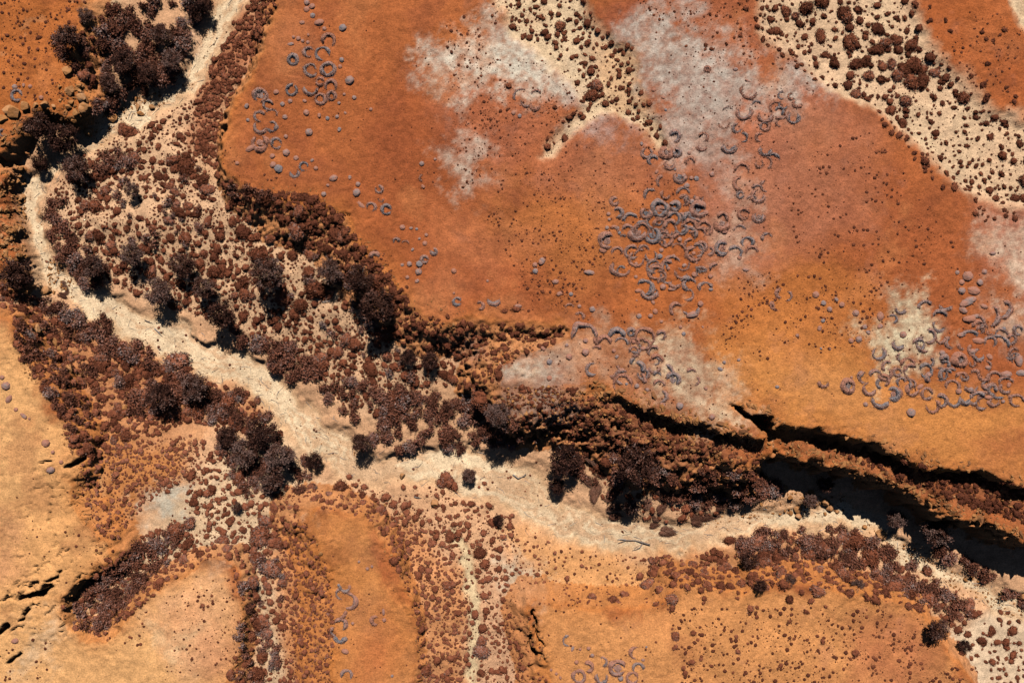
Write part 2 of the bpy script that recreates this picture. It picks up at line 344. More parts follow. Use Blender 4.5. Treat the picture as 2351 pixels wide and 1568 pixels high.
# salt crusts
SALTS = [
 ([(1000,150),(1090,88),(1180,95),(1265,120),(1335,185),(1340,245),(1250,220),(1180,218),(1100,195),(1015,180)], C_SALT, 2.0, 1.0),
 ([(1455,90),(1505,45),(1550,-10),(1570,0),(1545,70),(1640,118),(1760,165),(1850,158),(1885,195),(1800,235),(1720,250),(1660,330),(1600,335),(1530,255),(1480,180)], srgb(196,180,164,K), 2.0, .95),
 ([(1520,250),(1640,310),(1690,420),(1620,380),(1540,340)], srgb(190,160,142,K), 2.0, .7),
 ([(1040,330),(1090,320),(1110,370),(1070,400)], C_SALT, 1.2, .75), ([(1330,250),(1400,240),(1440,290),(1380,310)], srgb(180,150,138,K), 1.5, .7),
 ([(1145,845),(1220,802),(1330,772),(1340,830),(1290,876),(1200,895)], srgb(198,184,164,K), 1.5, .95),
 ([(1330,770),(1520,765),(1560,850),(1500,920),(1350,880)], srgb(196,140,104,K), 2, .8),
 ([(1500,765),(1560,775),(1640,835),(1680,905),(1690,945),(1620,970),(1540,900)], srgb(222,196,160,K), 1.5, .95),
 ([(1995,790),(2045,690),(2120,675),(2135,760),(2120,840),(2060,830),(2025,850)], srgb(226,206,168,K), 1.0, .95),
 ([(2270,560),(2370,500),(2370,610),(2300,640)], srgb(214,184,156,K), 1.5, .9), ([(2295,700),(2370,690),(2370,760),(2310,740)], srgb(206,180,156,K), 1.5, .8),
 ([(1650,540),(1700,510),(1720,580),(1670,600)], srgb(204,170,144,K), 1.2, .7), ([(340,1165),(400,1108),(432,1108),(395,1185)], srgb(206,192,168,K), .9, .95),
 ([(1150,1310),(1240,1330),(1235,1385),(1165,1370)], srgb(204,188,160,K), 1.2, .85), ([(470,1260),(520,1230),(530,1280),(490,1300)], srgb(210,186,154,K), 1, .7),
 ([(360,1420),(420,1440),(400,1500),(360,1480)], srgb(226,190,142,K), 1, .7), ([(90,1460),(140,1440),(90,1500),(40,1530)], srgb(226,190,150,K), 1, .7),
 ([(670,1160),(740,1130),(720,1180),(660,1210)], srgb(222,188,150,K), 1, .7)]
for p, c, so, st in SALTS: zone(p, c, so, st, crisp=True)
# orange sides of every break in slope, duller grey-brown on the rubble
blend(np.clip(SLOPE, 0, 1) * .75 * (chm < .5), C_ROCK)
zone([(1150,870),(1290,880),(1420,925),(1700,1010),(1720,1060),(1500,1060),(1300,1010),(1160,960)], srgb(138,84,58,K), 2, .85, .3, 2)
zone([(1150,870),(1290,870),(1330,930),(1230,990),(1160,950)], srgb(164,138,122,K), 1.5, .6, .4, 1.2)
zone([(990,760),(1120,760),(1130,810),(1060,830)], srgb(150,112,100,K), 1.5, .7, .4, 1.2)
zone([(500,0),(640,0),(550,180),(510,260),(500,330),(450,330),(450,230)], srgb(172,96,58,K), 1.5, .8, .2, 2)
zone([(1790,1010),(2060,1045),(2360,1120),(2360,1220),(2100,1110),(1900,1045)], srgb(150,92,60,K), 1.5, .6, .4, 2)  # ledge browned: the upper cliff's shade is put into the ground colour
# sand
blend(washm * (1 - .25 * sstep(0, .8, fbm(X, Y, 4, 3, 4))), srgb(234, 200, 158, K))
zone(WASH2, srgb(230, 188, 148, K), 1.0, .8, .4, 4)
zone([(1380,100),(1450,130),(1470,260),(1530,330),(1440,250),(1380,200)], srgb(222,172,124,K), 1, .7)
blend(np.clip(rlm, 0, 1), srgb(228, 196, 150, K))
blend(sstep(0.9, -0.5, ch_d) * .9, srgb(222, 178, 132, K))
blend(sstep(0.1, -0.9, ch_d + .5 * fbm(X, Y, 2.5, 4, 2)) * .95, C_CREAM)
zone([(1190,1080),(1240,1110),(1280,1180),(1240,1190),(1190,1150)], srgb(222,176,130,K), 1, .6)
zone([(430,30),(500,0),(480,100),(440,140),(425,100)], srgb(214,168,132,K), 1, .7)
# soil mottling
pt = sstep(.85, 1, PLAT) * (1 - washm)
blend(pt * sstep(.15, .75, fbm(X, Y, 5.0, 6, 3, .6)) * .34, srgb(138, 72, 46, K))
blend(pt * sstep(.2, .8, fbm(X + 31, Y - 17, 6.0, 6, 5, .6)) * .30, srgb(212, 134, 78, K))
blend(pt * sstep(.35, .8, fbm(X - 11, Y + 29, 4.0, 6, 6, .65)) * .2 * (X > -8), srgb(172, 116, 94, K))
flow = vnoise(ch_d * 2.3 + .8 * fbm(X, Y, 4, 3, 2), .12 * (X - Y), 4)
blend((1 - sstep(-.4, .3, ch_d)) * sstep(.45, .75, flow) * .75, srgb(222, 172, 128, K))
blend((1 - sstep(-.4, .3, ch_d)) * sstep(.35, .8, fbm(X, Y, 1.4, 5, 1, .65)) * .35, srgb(200, 156, 118, K))
COLR *= (1 + 0.13 * fbm(X, Y, 3.2, 6, 4, .6) + 0.10 * fbm(X, Y, .5, 2, 3))[:, None]
dust = sstep(0.25, 0.9, fbm(X, Y, 10, 5, 7)) * .22
COLR = COLR * (1 - dust[:, None]) + (COLR * .6 + C_PEACH * .4) * dust[:, None]
lum = (COLR @ np.array([.3, .6, .1]))[:, None]; COLR = COLR * .96 + lum * .04 * np.array([1.08, 1, .88])
COLR = np.clip(COLR, 0.01, .85)

# ------------------------------------------------------------------ materials
def new_mat(name):
    m = bpy.data.materials.new(name); m.use_nodes = True
    nt = m.node_tree; b = nt.nodes['Principled BSDF']
    return m, nt, b
def ramp(nt, stops):
    r = nt.nodes.new('ShaderNodeValToRGB'); e = r.color_ramp.elements
    while len(e) > 1: e.remove(e[-1])
    e[0].position = stops[0][0]; e[0].color = (*stops[0][1], 1)
    for p, c in stops[1:]:
        q = e.new(p); q.color = (*c, 1)
    return r
def mnode(nt, op, a, b=None):
    n = nt.nodes.new('ShaderNodeMath'); n.operation = op
    for i, v in enumerate((a, b)):
        if v is None: continue
        if isinstance(v, (int, float)): n.inputs[i].default_value = v
        else: nt.links.new(v, n.inputs[i])
    return n.outputs[0]
def noise_node(nt, scale, detail=4, rough=.6, coord=None):
    n = nt.nodes.new('ShaderNodeTexNoise'); n.inputs['Scale'].default_value = scale
    n.inputs['Detail'].default_value = detail; n.inputs['Roughness'].default_value = rough
    if coord is not None: nt.links.new(coord, n.inputs['Vector'])
    return n.outputs['Fac']

def earth_material():
    m, nt, b = new_mat('earth'); L = nt.links
    geo = nt.nodes.new('ShaderNodeNewGeometry').outputs['Position']
    at_ = nt.nodes.new('ShaderNodeAttribute'); at_.attribute_name = 'earth'
    n1 = noise_node(nt, 1.3, 8, .65, geo); n2 = noise_node(nt, 5.5, 3, .7, geo)
    n3_ = noise_node(nt, 24.0, 4, .75, geo)
    v = mnode(nt, 'ADD', mnode(nt, 'MULTIPLY', n1, .75), mnode(nt, 'MULTIPLY', n2, 1.45))
    v = mnode(nt, 'ADD', mnode(nt, 'ADD', v, mnode(nt, 'MULTIPLY', n3_, 1.0)), -.60)
    mul = nt.nodes.new('ShaderNodeMix'); mul.data_type = 'RGBA'; mul.blend_type = 'MULTIPLY'; mul.inputs[0].default_value = 1
    L.new(at_.outputs['Color'], mul.inputs[6]); L.new(v, mul.inputs[7])
    # dark grit scattered over the crust
    vo = nt.nodes.new('ShaderNodeTexVoronoi'); vo.inputs['Scale'].default_value = 2.6; L.new(geo, vo.inputs['Vector'])
    gr = mnode(nt, 'LESS_THAN', vo.outputs['Distance'], .11)
    gate = mnode(nt, 'GREATER_THAN', noise_node(nt, .35, 3, .6, geo), .47)
    v2 = nt.nodes.new('ShaderNodeTexVoronoi'); v2.inputs['Scale'].default_value = 1.35; L.new(geo, v2.inputs['Vector'])
    g2 = mnode(nt, 'MULTIPLY', mnode(nt, 'LESS_THAN', v2.outputs['Distance'], .10), mnode(nt, 'GREATER_THAN', noise_node(nt, .22, 4, .65, geo), .5))
    gr = mnode(nt, 'MULTIPLY', mnode(nt, 'MAXIMUM', mnode(nt, 'MULTIPLY', gr, gate), g2), .5)
    mx = nt.nodes.new('ShaderNodeMix'); mx.data_type = 'RGBA'
    L.new(gr, mx.inputs[0]); L.new(mul.outputs[2], mx.inputs[6]); mx.inputs[7].default_value = (.085, .035, .022, 1)
    L.new(mx.outputs[2], b.inputs['Base Color'])
    b.inputs['Roughness'].default_value = .95; b.inputs['Specular IOR Level'].default_value = .12
    bp = nt.nodes.new('ShaderNodeBump'); bp.inputs['Strength'].default_value = .6; bp.inputs['Distance'].default_value = .2
    hh = mnode(nt, 'ADD', noise_node(nt, 2.2, 8, .62, geo), mnode(nt, 'MULTIPLY', n2, .5))
    L.new(hh, bp.inputs['Height']); L.new(bp.outputs[0], b.inputs['Normal'])
    return m
def plant_material(name, stops, fine=9.0, dark=.55, rough=.85, sp=.1, vary=.8):
    m, nt, b = new_mat(name); L = nt.links
    a = nt.nodes.new('ShaderNodeAttribute'); a.attribute_name = 'tint'
    oi = nt.nodes.new('ShaderNodeObjectInfo')
    geo = nt.nodes.new('ShaderNodeNewGeometry').outputs['Position']
    f = mnode(nt, 'ADD', a.outputs['Fac'], mnode(nt, 'MULTIPLY', mnode(nt, 'SUBTRACT', oi.outputs['Random'], .5), vary))
    f = mnode(nt, 'ADD', f, mnode(nt, 'MULTIPLY', mnode(nt, 'SUBTRACT', noise_node(nt, 1.6, 3, .6, geo), .5), .5))
    r = ramp(nt, stops); L.new(f, r.inputs[0])
    v = mnode(nt, 'ADD', mnode(nt, 'MULTIPLY', noise_node(nt, fine, 3, .7, geo), 2 * (1 - dark)), dark)
    mul = nt.nodes.new('ShaderNodeMix'); mul.data_type = 'RGBA'; mul.blend_type = 'MULTIPLY'; mul.inputs[0].default_value = 1
    L.new(r.outputs[0], mul.inputs[6]); L.new(v, mul.inputs[7]); L.new(mul.outputs[2], b.inputs['Base Color'])
    b.inputs['Roughness'].default_value = rough; b.inputs['Specular IOR Level'].default_value = sp
    bp = nt.nodes.new('ShaderNodeBump'); bp.inputs['Strength'].default_value = .8; bp.inputs['Distance'].default_value = .12
    L.new(noise_node(nt, fine * .9, 4, .7, geo), bp.inputs['Height']); L.new(bp.outputs[0], b.inputs['Normal'])
    return m
M_EARTH = earth_material()
M_SHRUB = plant_material('shrub_leaf', [(0, (.10, .030, .015)), (.35, (.215, .066, .031)), (.65, (.30, .104, .055)), (.85, (.34, .150, .100)), (1, (.29, .19, .155))])
M_SCRUB = plant_material('scrub_leaf', [(0, (.085, .032, .021)), (.45, (.225, .080, .045)), (.72, (.265, .122, .086)), (1, (.26, .195, .175))], 6)
M_TREE = plant_material('tree_leaf', [(0, (.018, .008, .007)), (.5, (.066, .026, .017)), (.8, (.13, .054, .035)), (1, (.17, .10, .08))], 5)
M_RING = plant_material('spinifex', [(0, (.37, .160, .102)), (.4, (.35, .172, .125)), (.68, (.28, .195, .17)), (1, (.18, .165, .175))], 8)
M_GRASS = plant_material('tussock_blade', [(0, (.09, .035, .022)), (.5, (.19, .085, .052)), (1, (.30, .17, .12))], 7)
M_BARK = plant_material('bark', [(0, (.10, .075, .065)), (.5, (.20, .16, .14)), (1, (.33, .29, .27))], 4)
M_ROCK = plant_material('rock', [(0, (.20, .085, .038)), (.4, (.36, .155, .052)), (.7, (.44, .215, .095)), (1, (.48, .33, .22))], 3, .7, .95, vary=.4)

# ------------------------------------------------------------------ mesh building
def mesh_np(name, V, F, tint=None, smooth=False, mat=None):
    V = np.ascontiguousarray(V, dtype=np.float32); F = np.ascontiguousarray(F, dtype=np.int32)
    me = bpy.data.meshes.new(name); k = F.shape[1]
    me.vertices.add(len(V)); me.vertices.foreach_set('co', V.ravel())
    me.loops.add(F.size); me.loops.foreach_set('vertex_index', F.ravel())
    me.polygons.add(len(F))
    me.polygons.foreach_set('loop_start', np.arange(0, F.size, k, dtype=np.int32))
    me.update(calc_edges=True)
    me.polygons.foreach_set('use_smooth', np.full(len(F), smooth))
    if tint is not None:
        a = me.attributes.new('tint', 'FLOAT', 'POINT'); a.data.foreach_set('value', np.ascontiguousarray(tint, dtype=np.float32))
    if mat: me.materials.append(mat)
    return me
def link(name, data, parent=None):
    o = bpy.data.objects.new(name, data); col.objects.link(o)
    if parent: o.parent = parent
    return o
def tag(o, label=None, cat=None, group=None, kind=None):
    if label: o['label'] = label
    if cat: o['category'] = cat
    if group: o['group'] = group
    if kind: o['kind'] = kind
    return o

# ground sheet
ny, nx = shape
idx = np.arange(nx * ny).reshape(ny, nx)
GF = np.stack([idx[:-1, :-1], idx[:-1, 1:], idx[1:, 1:], idx[1:, :-1]], -1).reshape(-1, 4)
gme = mesh_np('ground', np.stack([X, Y, Z], 1), GF, None, True, M_EARTH)
ca = gme.attributes.new('earth', 'FLOAT_COLOR', 'POINT')
ca.data.foreach_set('color', np.concatenate([COLR, np.ones((X.size, 1))], 1).astype(np.float32).ravel())
tag(link('ground', gme), kind='structure')

def ico(sub):
    t = (1 + 5 ** .5) / 2
    V = [(-1, t, 0), (1, t, 0), (-1, -t, 0), (1, -t, 0), (0, -1, t), (0, 1, t), (0, -1, -t), (0, 1, -t), (t, 0, -1), (t, 0, 1), (-t, 0, -1), (-t, 0, 1)]
    F = [(0, 11, 5), (0, 5, 1), (0, 1, 7), (0, 7, 10), (0, 10, 11), (1, 5, 9), (5, 11, 4), (11, 10, 2), (10, 7, 6), (7, 1, 8), (3, 9, 4), (3, 4, 2), (3, 2, 6), (3, 6, 8), (3, 8, 9), (4, 9, 5), (2, 4, 11), (6, 2, 10), (8, 6, 7), (9, 8, 1)]
    V = [np.array(v) / np.linalg.norm(v) for v in V]
    for _ in range(sub):
        cache = {}; nf = []
        def mid(a, b):
            k = (min(a, b), max(a, b))
            if k not in cache:
                v = V[a] + V[b]; V.append(v / np.linalg.norm(v)); cache[k] = len(V) - 1
            return cache[k]
        for a, b, c in F:
            ab, bc, cc = mid(a, b), mid(b, c), mid(c, a)
            nf += [(a, ab, cc), (b, bc, ab), (c, cc, bc), (ab, bc, cc)]
        F = nf
    return np.array(V), np.array(F)
ICO = {s: ico(s) for s in (0, 1, 2, 3)}
def n3(P, sc, off):
    return np.array([mnoise.noise(Vector((p[0] * sc + off, p[1] * sc - off, p[2] * sc + 2 * off))) for p in P])
def cut_low(V, F, zmin):
    keep = (V[F][:, :, 2] > zmin).any(1); F = F[keep]
    u, inv = np.unique(F, return_inverse=True)
    return V[u], inv.reshape(F.shape)
def dome(sub, seed, lobes=1, flat=.78, rough=1.0):
    r = np.random.default_rng(seed); Vs = []; Fs = []; o = 0
    for l in range(lobes):
        V, F = ICO[sub]; V = V.copy()
        V = V * (1 + rough * (.17 * n3(V, 1.6, seed * 3.1 + l) + .12 * n3(V, 3.6, seed + l * 5.0) + .06 * n3(V, 8, seed * 2.0)))[:, None]
        if lobes > 1:
            s = r.uniform(.45, .72); a = r.uniform(0, 6.28); d = (1 - s) * r.uniform(.75, 1.05)
            V = V * s + np.array([math.cos(a) * d, math.sin(a) * d, 0])
        V[:, 2] *= flat
        V, F = cut_low(V, F, -.22)
        V[:, 2] = np.maximum(V[:, 2], -.26)
        Vs.append(V); Fs.append(F + o); o += len(V)
    return np.concatenate(Vs), np.concatenate(Fs)
def leaf_cards(C, size, r, aspect=2.0, up=.0, out=None):
    """quads (as 2 triangles) at centres C, random facing"""
    n = len(C)
    A = r.normal(size=(n, 3))
    if out is not None: A = A * .75 + out
    A[:, 2] += up; A /= np.linalg.norm(A, axis=1)[:, None]
    B = np.cross(A, r.normal(size=(n, 3))); B /= np.linalg.norm(B, axis=1)[:, None]
    s = (size * r.uniform(.6, 1.4, n))[:, None]
    a = A * s * aspect ** .5; b = B * s / aspect ** .5
    V = np.stack([C - a, C - b * .9, C + a, C + b * .9], 1).reshape(-1, 3)
    i = np.arange(n)[:, None] * 4
    F = np.concatenate([i + np.array([0, 1, 2]), i + np.array([0, 2, 3])], 0)
    return V, F
def join(parts):
    Vs = []; Fs = []; Ts = []; o = 0
    for V, F, T in parts:
        Vs.append(V); Fs.append(F + o); Ts.append(np.full(len(V), T) if np.isscalar(T) else T); o += len(V)
    return np.concatenate(Vs), np.concatenate(Fs), np.concatenate(Ts)
def tube(pts, rad, seg=6):
    pts = [np.array(p, float) for p in pts]; V = []; F = []
    for i, p in enumerate(pts):
        d = pts[min(i + 1, len(pts) - 1)] - pts[max(i - 1, 0)]; d = d / (np.linalg.norm(d) + 1e-9)
        a = np.cross(d, (0.31, .2, .93) if abs(d[2]) < .8 else (1, .1, 0)); a /= np.linalg.norm(a); b = np.cross(d, a)
        for k in range(seg):
            t = 2 * math.pi * k / seg
            V.append(p + rad[i] * (a * math.cos(t) + b * math.sin(t)))
    for i in range(len(pts) - 1):
        for k in range(seg):
            q = [i * seg + k, i * seg + (k + 1) % seg, (i + 1) * seg + (k + 1) % seg, (i + 1) * seg + k]
            F += [(q[0], q[1], q[2]), (q[0], q[2], q[3])]
    n = len(pts) * seg
    V.append(pts[-1]); F += [((len(pts) - 1) * seg + k, (len(pts) - 1) * seg + (k + 1) % seg, n) for k in range(seg)]
    V.append(pts[0]); F += [((k + 1) % seg, k, n + 1) for k in range(seg)]
    return np.array(V), np.array(F)
def instance_all(bases, items, zs=1.0):
    """bases: list of (V, F, T); items: (x, y, z, r, rot, base index, tint, stretch, sink)"""
    Vs = []; Fs = []; Ts = []; o = 0
    for bi, (V, F, T) in enumerate(bases):
        it = [i for i in items if i[5] == bi]
        if not it: continue
        A = np.array([[i[0], i[1], i[2], i[3], i[4], i[6], i[7]] for i in it])
        c, s = np.cos(A[:, 4])[:, None], np.sin(A[:, 4])[:, None]
        bx = V[None, :, 0] * A[:, 6][:, None]; by = V[None, :, 1] / A[:, 6][:, None] ** .5
        x = (bx * c - by * s) * A[:, 3:4] + A[:, 0:1]; y = (bx * s + by * c) * A[:, 3:4] + A[:, 1:2]
        z = V[None, :, 2] * A[:, 3:4] * zs + A[:, 2:3]
        Vs.append(np.stack([x, y, z], -1).reshape(-1, 3))
        Fs.append((F[None] + (np.arange(len(it)) * len(V))[:, None, None]).reshape(-1, 3) + o)
        Ts.append((A[:, 5][:, None] + (T[None] - .5)).reshape(-1)); o += len(it) * len(V)
    return np.concatenate(Vs), np.concatenate(Fs), np.concatenate(Ts)

# ------------------------------------------------------------------ plant prototypes (unit radius)
def shrub_base(seed, lobes, sub=2, cards=520, size=.085):
    r = np.random.default_rng(seed)
    V, F = dome(sub, seed, lobes, .66, 1.7)
    B = V * .88
    parts = [(B, F, .3 + .3 * n3(V, 2.6, seed))]
    if cards:
        Vd, Fd = dome(3 if sub > 1 else 2, seed, lobes, .66, 1.7)
        k = np.nonzero(Vd[:, 2] > -.15)[0]; k = r.choice(k, cards)
        P = Vd[k] * r.uniform(.86, 1.09, cards)[:, None]
        c, f = leaf_cards(P, np.full(cards, size), r, 1.9, .25, Vd[k] * .5)
        parts.append((c, f, (.5 + .4 * n3(P, 2.6, seed) + r.normal(size=cards) * .2).repeat(4)))
    return join(parts)
SHRUB_HI = [shrub_base(20 + i, l, 2, 600 if l == 1 else 900, .075 if l == 1 else .062) for i, l in enumerate([1, 2, 3, 2, 4, 1, 5, 3, 4, 7])]
SHRUB_LO = [shrub_base(60 + i, l, 1, c, .13) for i, (l, c) in enumerate([(1, 60), (2, 64), (3, 60), (2, 70), (1, 60)])]
SHRUB_XS = [shrub_base(80 + i, 1, 1, 0) for i in range(4)] + [shrub_base(90 + i, 1, 0, 0) for i in range(4)]

def scrub_base(seed, ncard=460, ntwig=40, size=.092):
    r = np.random.default_rng(seed)
    cl = r.normal(size=(16, 3)); cl /= np.linalg.norm(cl, axis=1)[:, None]; cl *= r.uniform(.25, .85, 16)[:, None]
    cl[:, 2] = np.abs(cl[:, 2]) * .9 + .15
    C = cl[r.integers(0, 16, ncard)] + r.normal(size=(ncard, 3)) * .19
    C[:, 2] = np.maximum(C[:, 2], .03)
    lv, lf = leaf_cards(C, np.full(ncard, size), r, 2.4, .35)
    lt = (.42 + .16 * (C[:, 0] * 0 + r.normal(size=ncard)) + .18 * (C[:, 2] - .5)).repeat(4)
    tw = []
    for i in range(ntwig):
        a = r.uniform(0, 6.28); el = r.uniform(.25, 1.35); L = r.uniform(.75, 1.12)
        d = np.array([math.cos(a) * math.cos(el), math.sin(a) * math.cos(el), math.sin(el)])
        s = np.cross(d, r.normal(size=3)); s /= np.linalg.norm(s); p0 = d * r.uniform(.05, .5)
        w = r.uniform(.010, .018)
        tw.append(np.array([p0 - s * w, p0 + s * w, d * L + r.normal(size=3) * .05]))
    tv = np.concatenate(tw); tf = np.arange(len(tv)).reshape(-1, 3)
    # short stems to hold it to the ground
    return (lv, lf, lt), (tv, tf, r.uniform(.3, 1, ntwig).repeat(3))
SCRUB = [scrub_base(120 + i, 640, 24) for i in range(6)]
SCRUB_LO = [scrub_base(120 + i, 250, 10, .125) for i in range(6)]

def tree_parts(seed):
    r = np.random.default_rng(seed)
    nl = 6; limbs = []; tips = []
    th = r.uniform(.75, .95)
    lean = r.normal(size=2) * .07
    trunk = tube([(0, 0, -.12), (lean[0] * .3, lean[1] * .3, .25), (lean[0] * .8, lean[1] * .6, .6), (lean[0], lean[1], th)], [.085, .066, .056, .045], 8)
    for i in range(nl):
        a = 6.28 * (i + r.uniform(-.3, .3)) / nl; rr = r.uniform(.55, .9); zz = r.uniform(1.15, 1.95)
        tip = np.array([math.cos(a) * rr, math.sin(a) * rr, zz]); b = np.array([lean[0], lean[1], th * r.uniform(.72, .98)])
        m = (tip + b) / 2 + r.normal(size=3) * .07 + np.array([0, 0, .06])
        limbs.append(tube([b, m, tip, tip + (tip - m) * .35 + r.normal(size=3) * .05], [.036, .024, .014, .006], 5)); tips += [tip, m]
    ncl = 52; cl = r.normal(size=(ncl, 3)); cl /= np.linalg.norm(cl, axis=1)[:, None]
    cl *= (r.uniform(.15, 1, ncl) ** .5 * .92)[:, None]; cl[:, 2] = cl[:, 2] * .72 + 1.5
    cl = np.concatenate([cl, np.array(tips)])
    nc = 4400; k = r.integers(0, len(cl), nc); sp = r.uniform(.08, .17, len(cl))
    C = cl[k] + r.normal(size=(nc, 3)) * sp[k][:, None]
    lv, lf = leaf_cards(C, np.full(nc, .047), r, 2.0, .4)
    base = r.uniform(.25, 1.0, len(cl))
    lt = (base[k] + r.normal(size=nc) * .14 + .1 * (C[:, 2] - 1.5)).repeat(4)  # leaves lighten upward: sunlit crown tops painted into the tint
    return trunk, limbs, (lv, lf, lt)
TREE_MESH = []
for s in range(7):
    tr, lb, cr = tree_parts(300 + s)
    TREE_MESH.append((mesh_np('trunk', tr[0], tr[1], np.full(len(tr[0]), .45), True, M_BARK),
                      [mesh_np('limb', v, f, np.full(len(v), .6), True, M_BARK) for v, f in lb],
                      mesh_np('crown', cr[0], cr[1], cr[2], False, M_TREE)))
def place_tree(px, py, rD, label, group, hk=1.0, dead=False):
    k = S0
    r = rD * k
    x, y, z = ground(px, py, 1.5 * r * hk)
    r = r * (CAM_H - z - 1.5 * r) / CAM_H
    root = link('tree', None); root.empty_display_size = .5
    root.location = (x, y, z); root.rotation_euler = (0, 0, random.uniform(0, 6.28)); root.scale = (r, r, r * hk)
    v = TREE_MESH[place_tree.n % 7]; place_tree.n += 1
    tr = link('trunk', v[0], root)
    for m in v[1]: link('limb', m, tr)
    link('crown', v[2], root)
    if group: label = ('large ' if rD >= 36 else 'mid-sized ' if rD >= 28 else 'small ') + label.replace('small ', '')
    tag(root, label, 'tree', group)
place_tree.n = 0

TREES = {
 ('dark dense-crowned tree in the thicket beside the narrow upper creek', 'trees in the upper creek thicket'):
   [(195,34,19),(457,16,30),(369,80,27),(282,140,31),(250,190,24),(338,168,25),(392,140,26)],
 ('dark tree with bare grey limbs above the orange ledges', None): [(151,80,27)],
 ('broad dark rust-crowned tree overhanging the creek at the boulder pile', 'trees over the boulder pile'): [(84,285,32),(142,316,38)],
 ('black-shadowed tree on the creek bank below the boulder pile', 'trees on the bank below the boulder pile'): [(90,374,20),(172,388,34)],
 ('small grey twiggy tree alone among shrubs of the sandy flat', None): [(302,436,18)],
 ('dark upright tree among round shrubs inside the creek bend', 'trees inside the creek bend'):
   [(299,585,29),(415,608,31),(362,668,34),(467,660,29),(211,612,29)],
 ('dark tree leaning over the edge of the pale creek sand', None): [(506,722,34)],
 ('isolated large dark tree in the middle of the shrubby flat', None): [(611,628,40)],
 ('gnarled tree with bare pale branches on the west bank', None): [(35,632,38)],
 ('dark tree at the foot of the shrub-covered scarp', 'trees at the foot of the scarp'): [(757,622,31),(824,640,34)],
 ('largest blackest tree below the scarp with a wide black shadow', None): [(863,700,46)],
 ('narrow dark tree between the scarp and the creek scrub', 'narrow trees below the scarp'): [(937,820,20),(986,828,23)],
 ('dark tree at the edge of the grey rubble slope', None): [(1144,950,30)],
 ('dark bushy tree on the slope west of the creek', 'trees on the west slope'): [(443,885,34),(366,912,36)],
 ('dark tree of the big grove south of the creek', 'grove south of the creek'): [(600,995,38),(640,1050,38),(558,1040,33),(720,1058,22),(620,1100,30),(520,1000,26)],
 ('small dark tree standing in the sand at the creek junction', None): [(828,1016,24)],
 ('little dark grey tree on pale sand below the grove', None): [(543,1164,13)],
 ('grey feathery tree on the sand bar above the south bank', None): [(1077,1092,19)],
 ('thin small tree with long black shadow on the south bank sand', None): [(1145,1194,14)],
 ('large dark tree with black crown over the sand bar', None): [(1300,1058,42)],
 ('small tree below the black-crowned one, shadow on the creek sand', None): [(1280,1116,19)],
 ('tall dark tree between the tussocks and the talus slope', None): [(1462,1070,51)],
 ('dark twiggy tree among the windswept tussocks', None): [(1448,1164,19)],
 ('grey tree standing in the black shadow of the cliff', 'grey trees in the cliff shadow'): [(1897,1112,20),(2059,1192,24),(2150,1222,34)],
 ('dark tree beside the orange boulders at the cliff foot', None): [(1862,1150,17)],
 ('dark round-crowned tree on the south bank slope', 'trees on the south bank slope'): [(1722,1286,21),(1747,1345,16),(1816,1332,14),(1971,1342,15),(2157,1446,28),(2215,1484,16)],
}
for (lab, grp), lst in TREES.items():
    for (a, b, c) in lst: place_tree(a, b, c * .95, lab, grp, random.uniform(.8, 1.05) if 'thicket' not in lab else .72)

# ------------------------------------------------------------------ scattering shrubs and scrub by habitat
occ = {}
def free(px, py, r, k):
    c = 24; i0, j0 = int(px // c), int(py // c)
    for i in range(i0 - 2, i0 + 3):
        for j in range(j0 - 2, j0 + 3):
            for (a, b, q) in occ.get((i, j), ()):
                if (a - px) ** 2 + (b - py) ** 2 < (k * (r + q)) ** 2: return False
    return True
def put(px, py, r): occ.setdefault((int(px // 24), int(py // 24)), []).append((px, py, r))
def area(P): return abs(sum(P[i][0] * P[i - 1][1] - P[i - 1][0] * P[i][1] for i in range(len(P)))) / 2
BADGELESS = []
GROW = 1.0
domes = []; scrubs = []; smalls = []
CHM = chm
def scatter(poly, out, cover, r0, r1, pw, kk, tint, info, clump=0.0, cs=60, inchan=False, seed=0, maxn=4000):
    rg = random.Random(seed * 97 + len(poly) * 13 + int(poly[0][0]))
    x0 = min(p[0] for p in poly); x1 = max(p[0] for p in poly); y0 = min(p[1] for p in poly); y1 = max(p[1] for p in poly)
    target = cover * area(poly); got = 0; tries = 0; n = 0
    while got < target and tries < 40000 and n < maxn:
        tries += 1
        px, py = rg.uniform(x0, x1), rg.uniform(y0, y1)
        if not inpoly(px, py, poly): continue
        if clump and mnoise.noise(Vector((px / cs, py / cs, seed * 3.3))) * .5 + .5 < clump * rg.uniform(.7, 1.25): continue
        r = r0 + (r1 - r0) * rg.random() ** pw
        if not free(px, py, r, kk): continue
        x, y, z = ground(px, py)
        if not inchan and field(CHM, x, y) > (.93 if out is scrubs else .6): continue
        r *= GROW; put(px, py, r * .92); got += math.pi * r * r; n += 1
        out.append((x, y, z, r * S0 * (CAM_H - z) / CAM_H, rg.uniform(0, 6.28), rg.uniform(*tint), info, rg.random()))
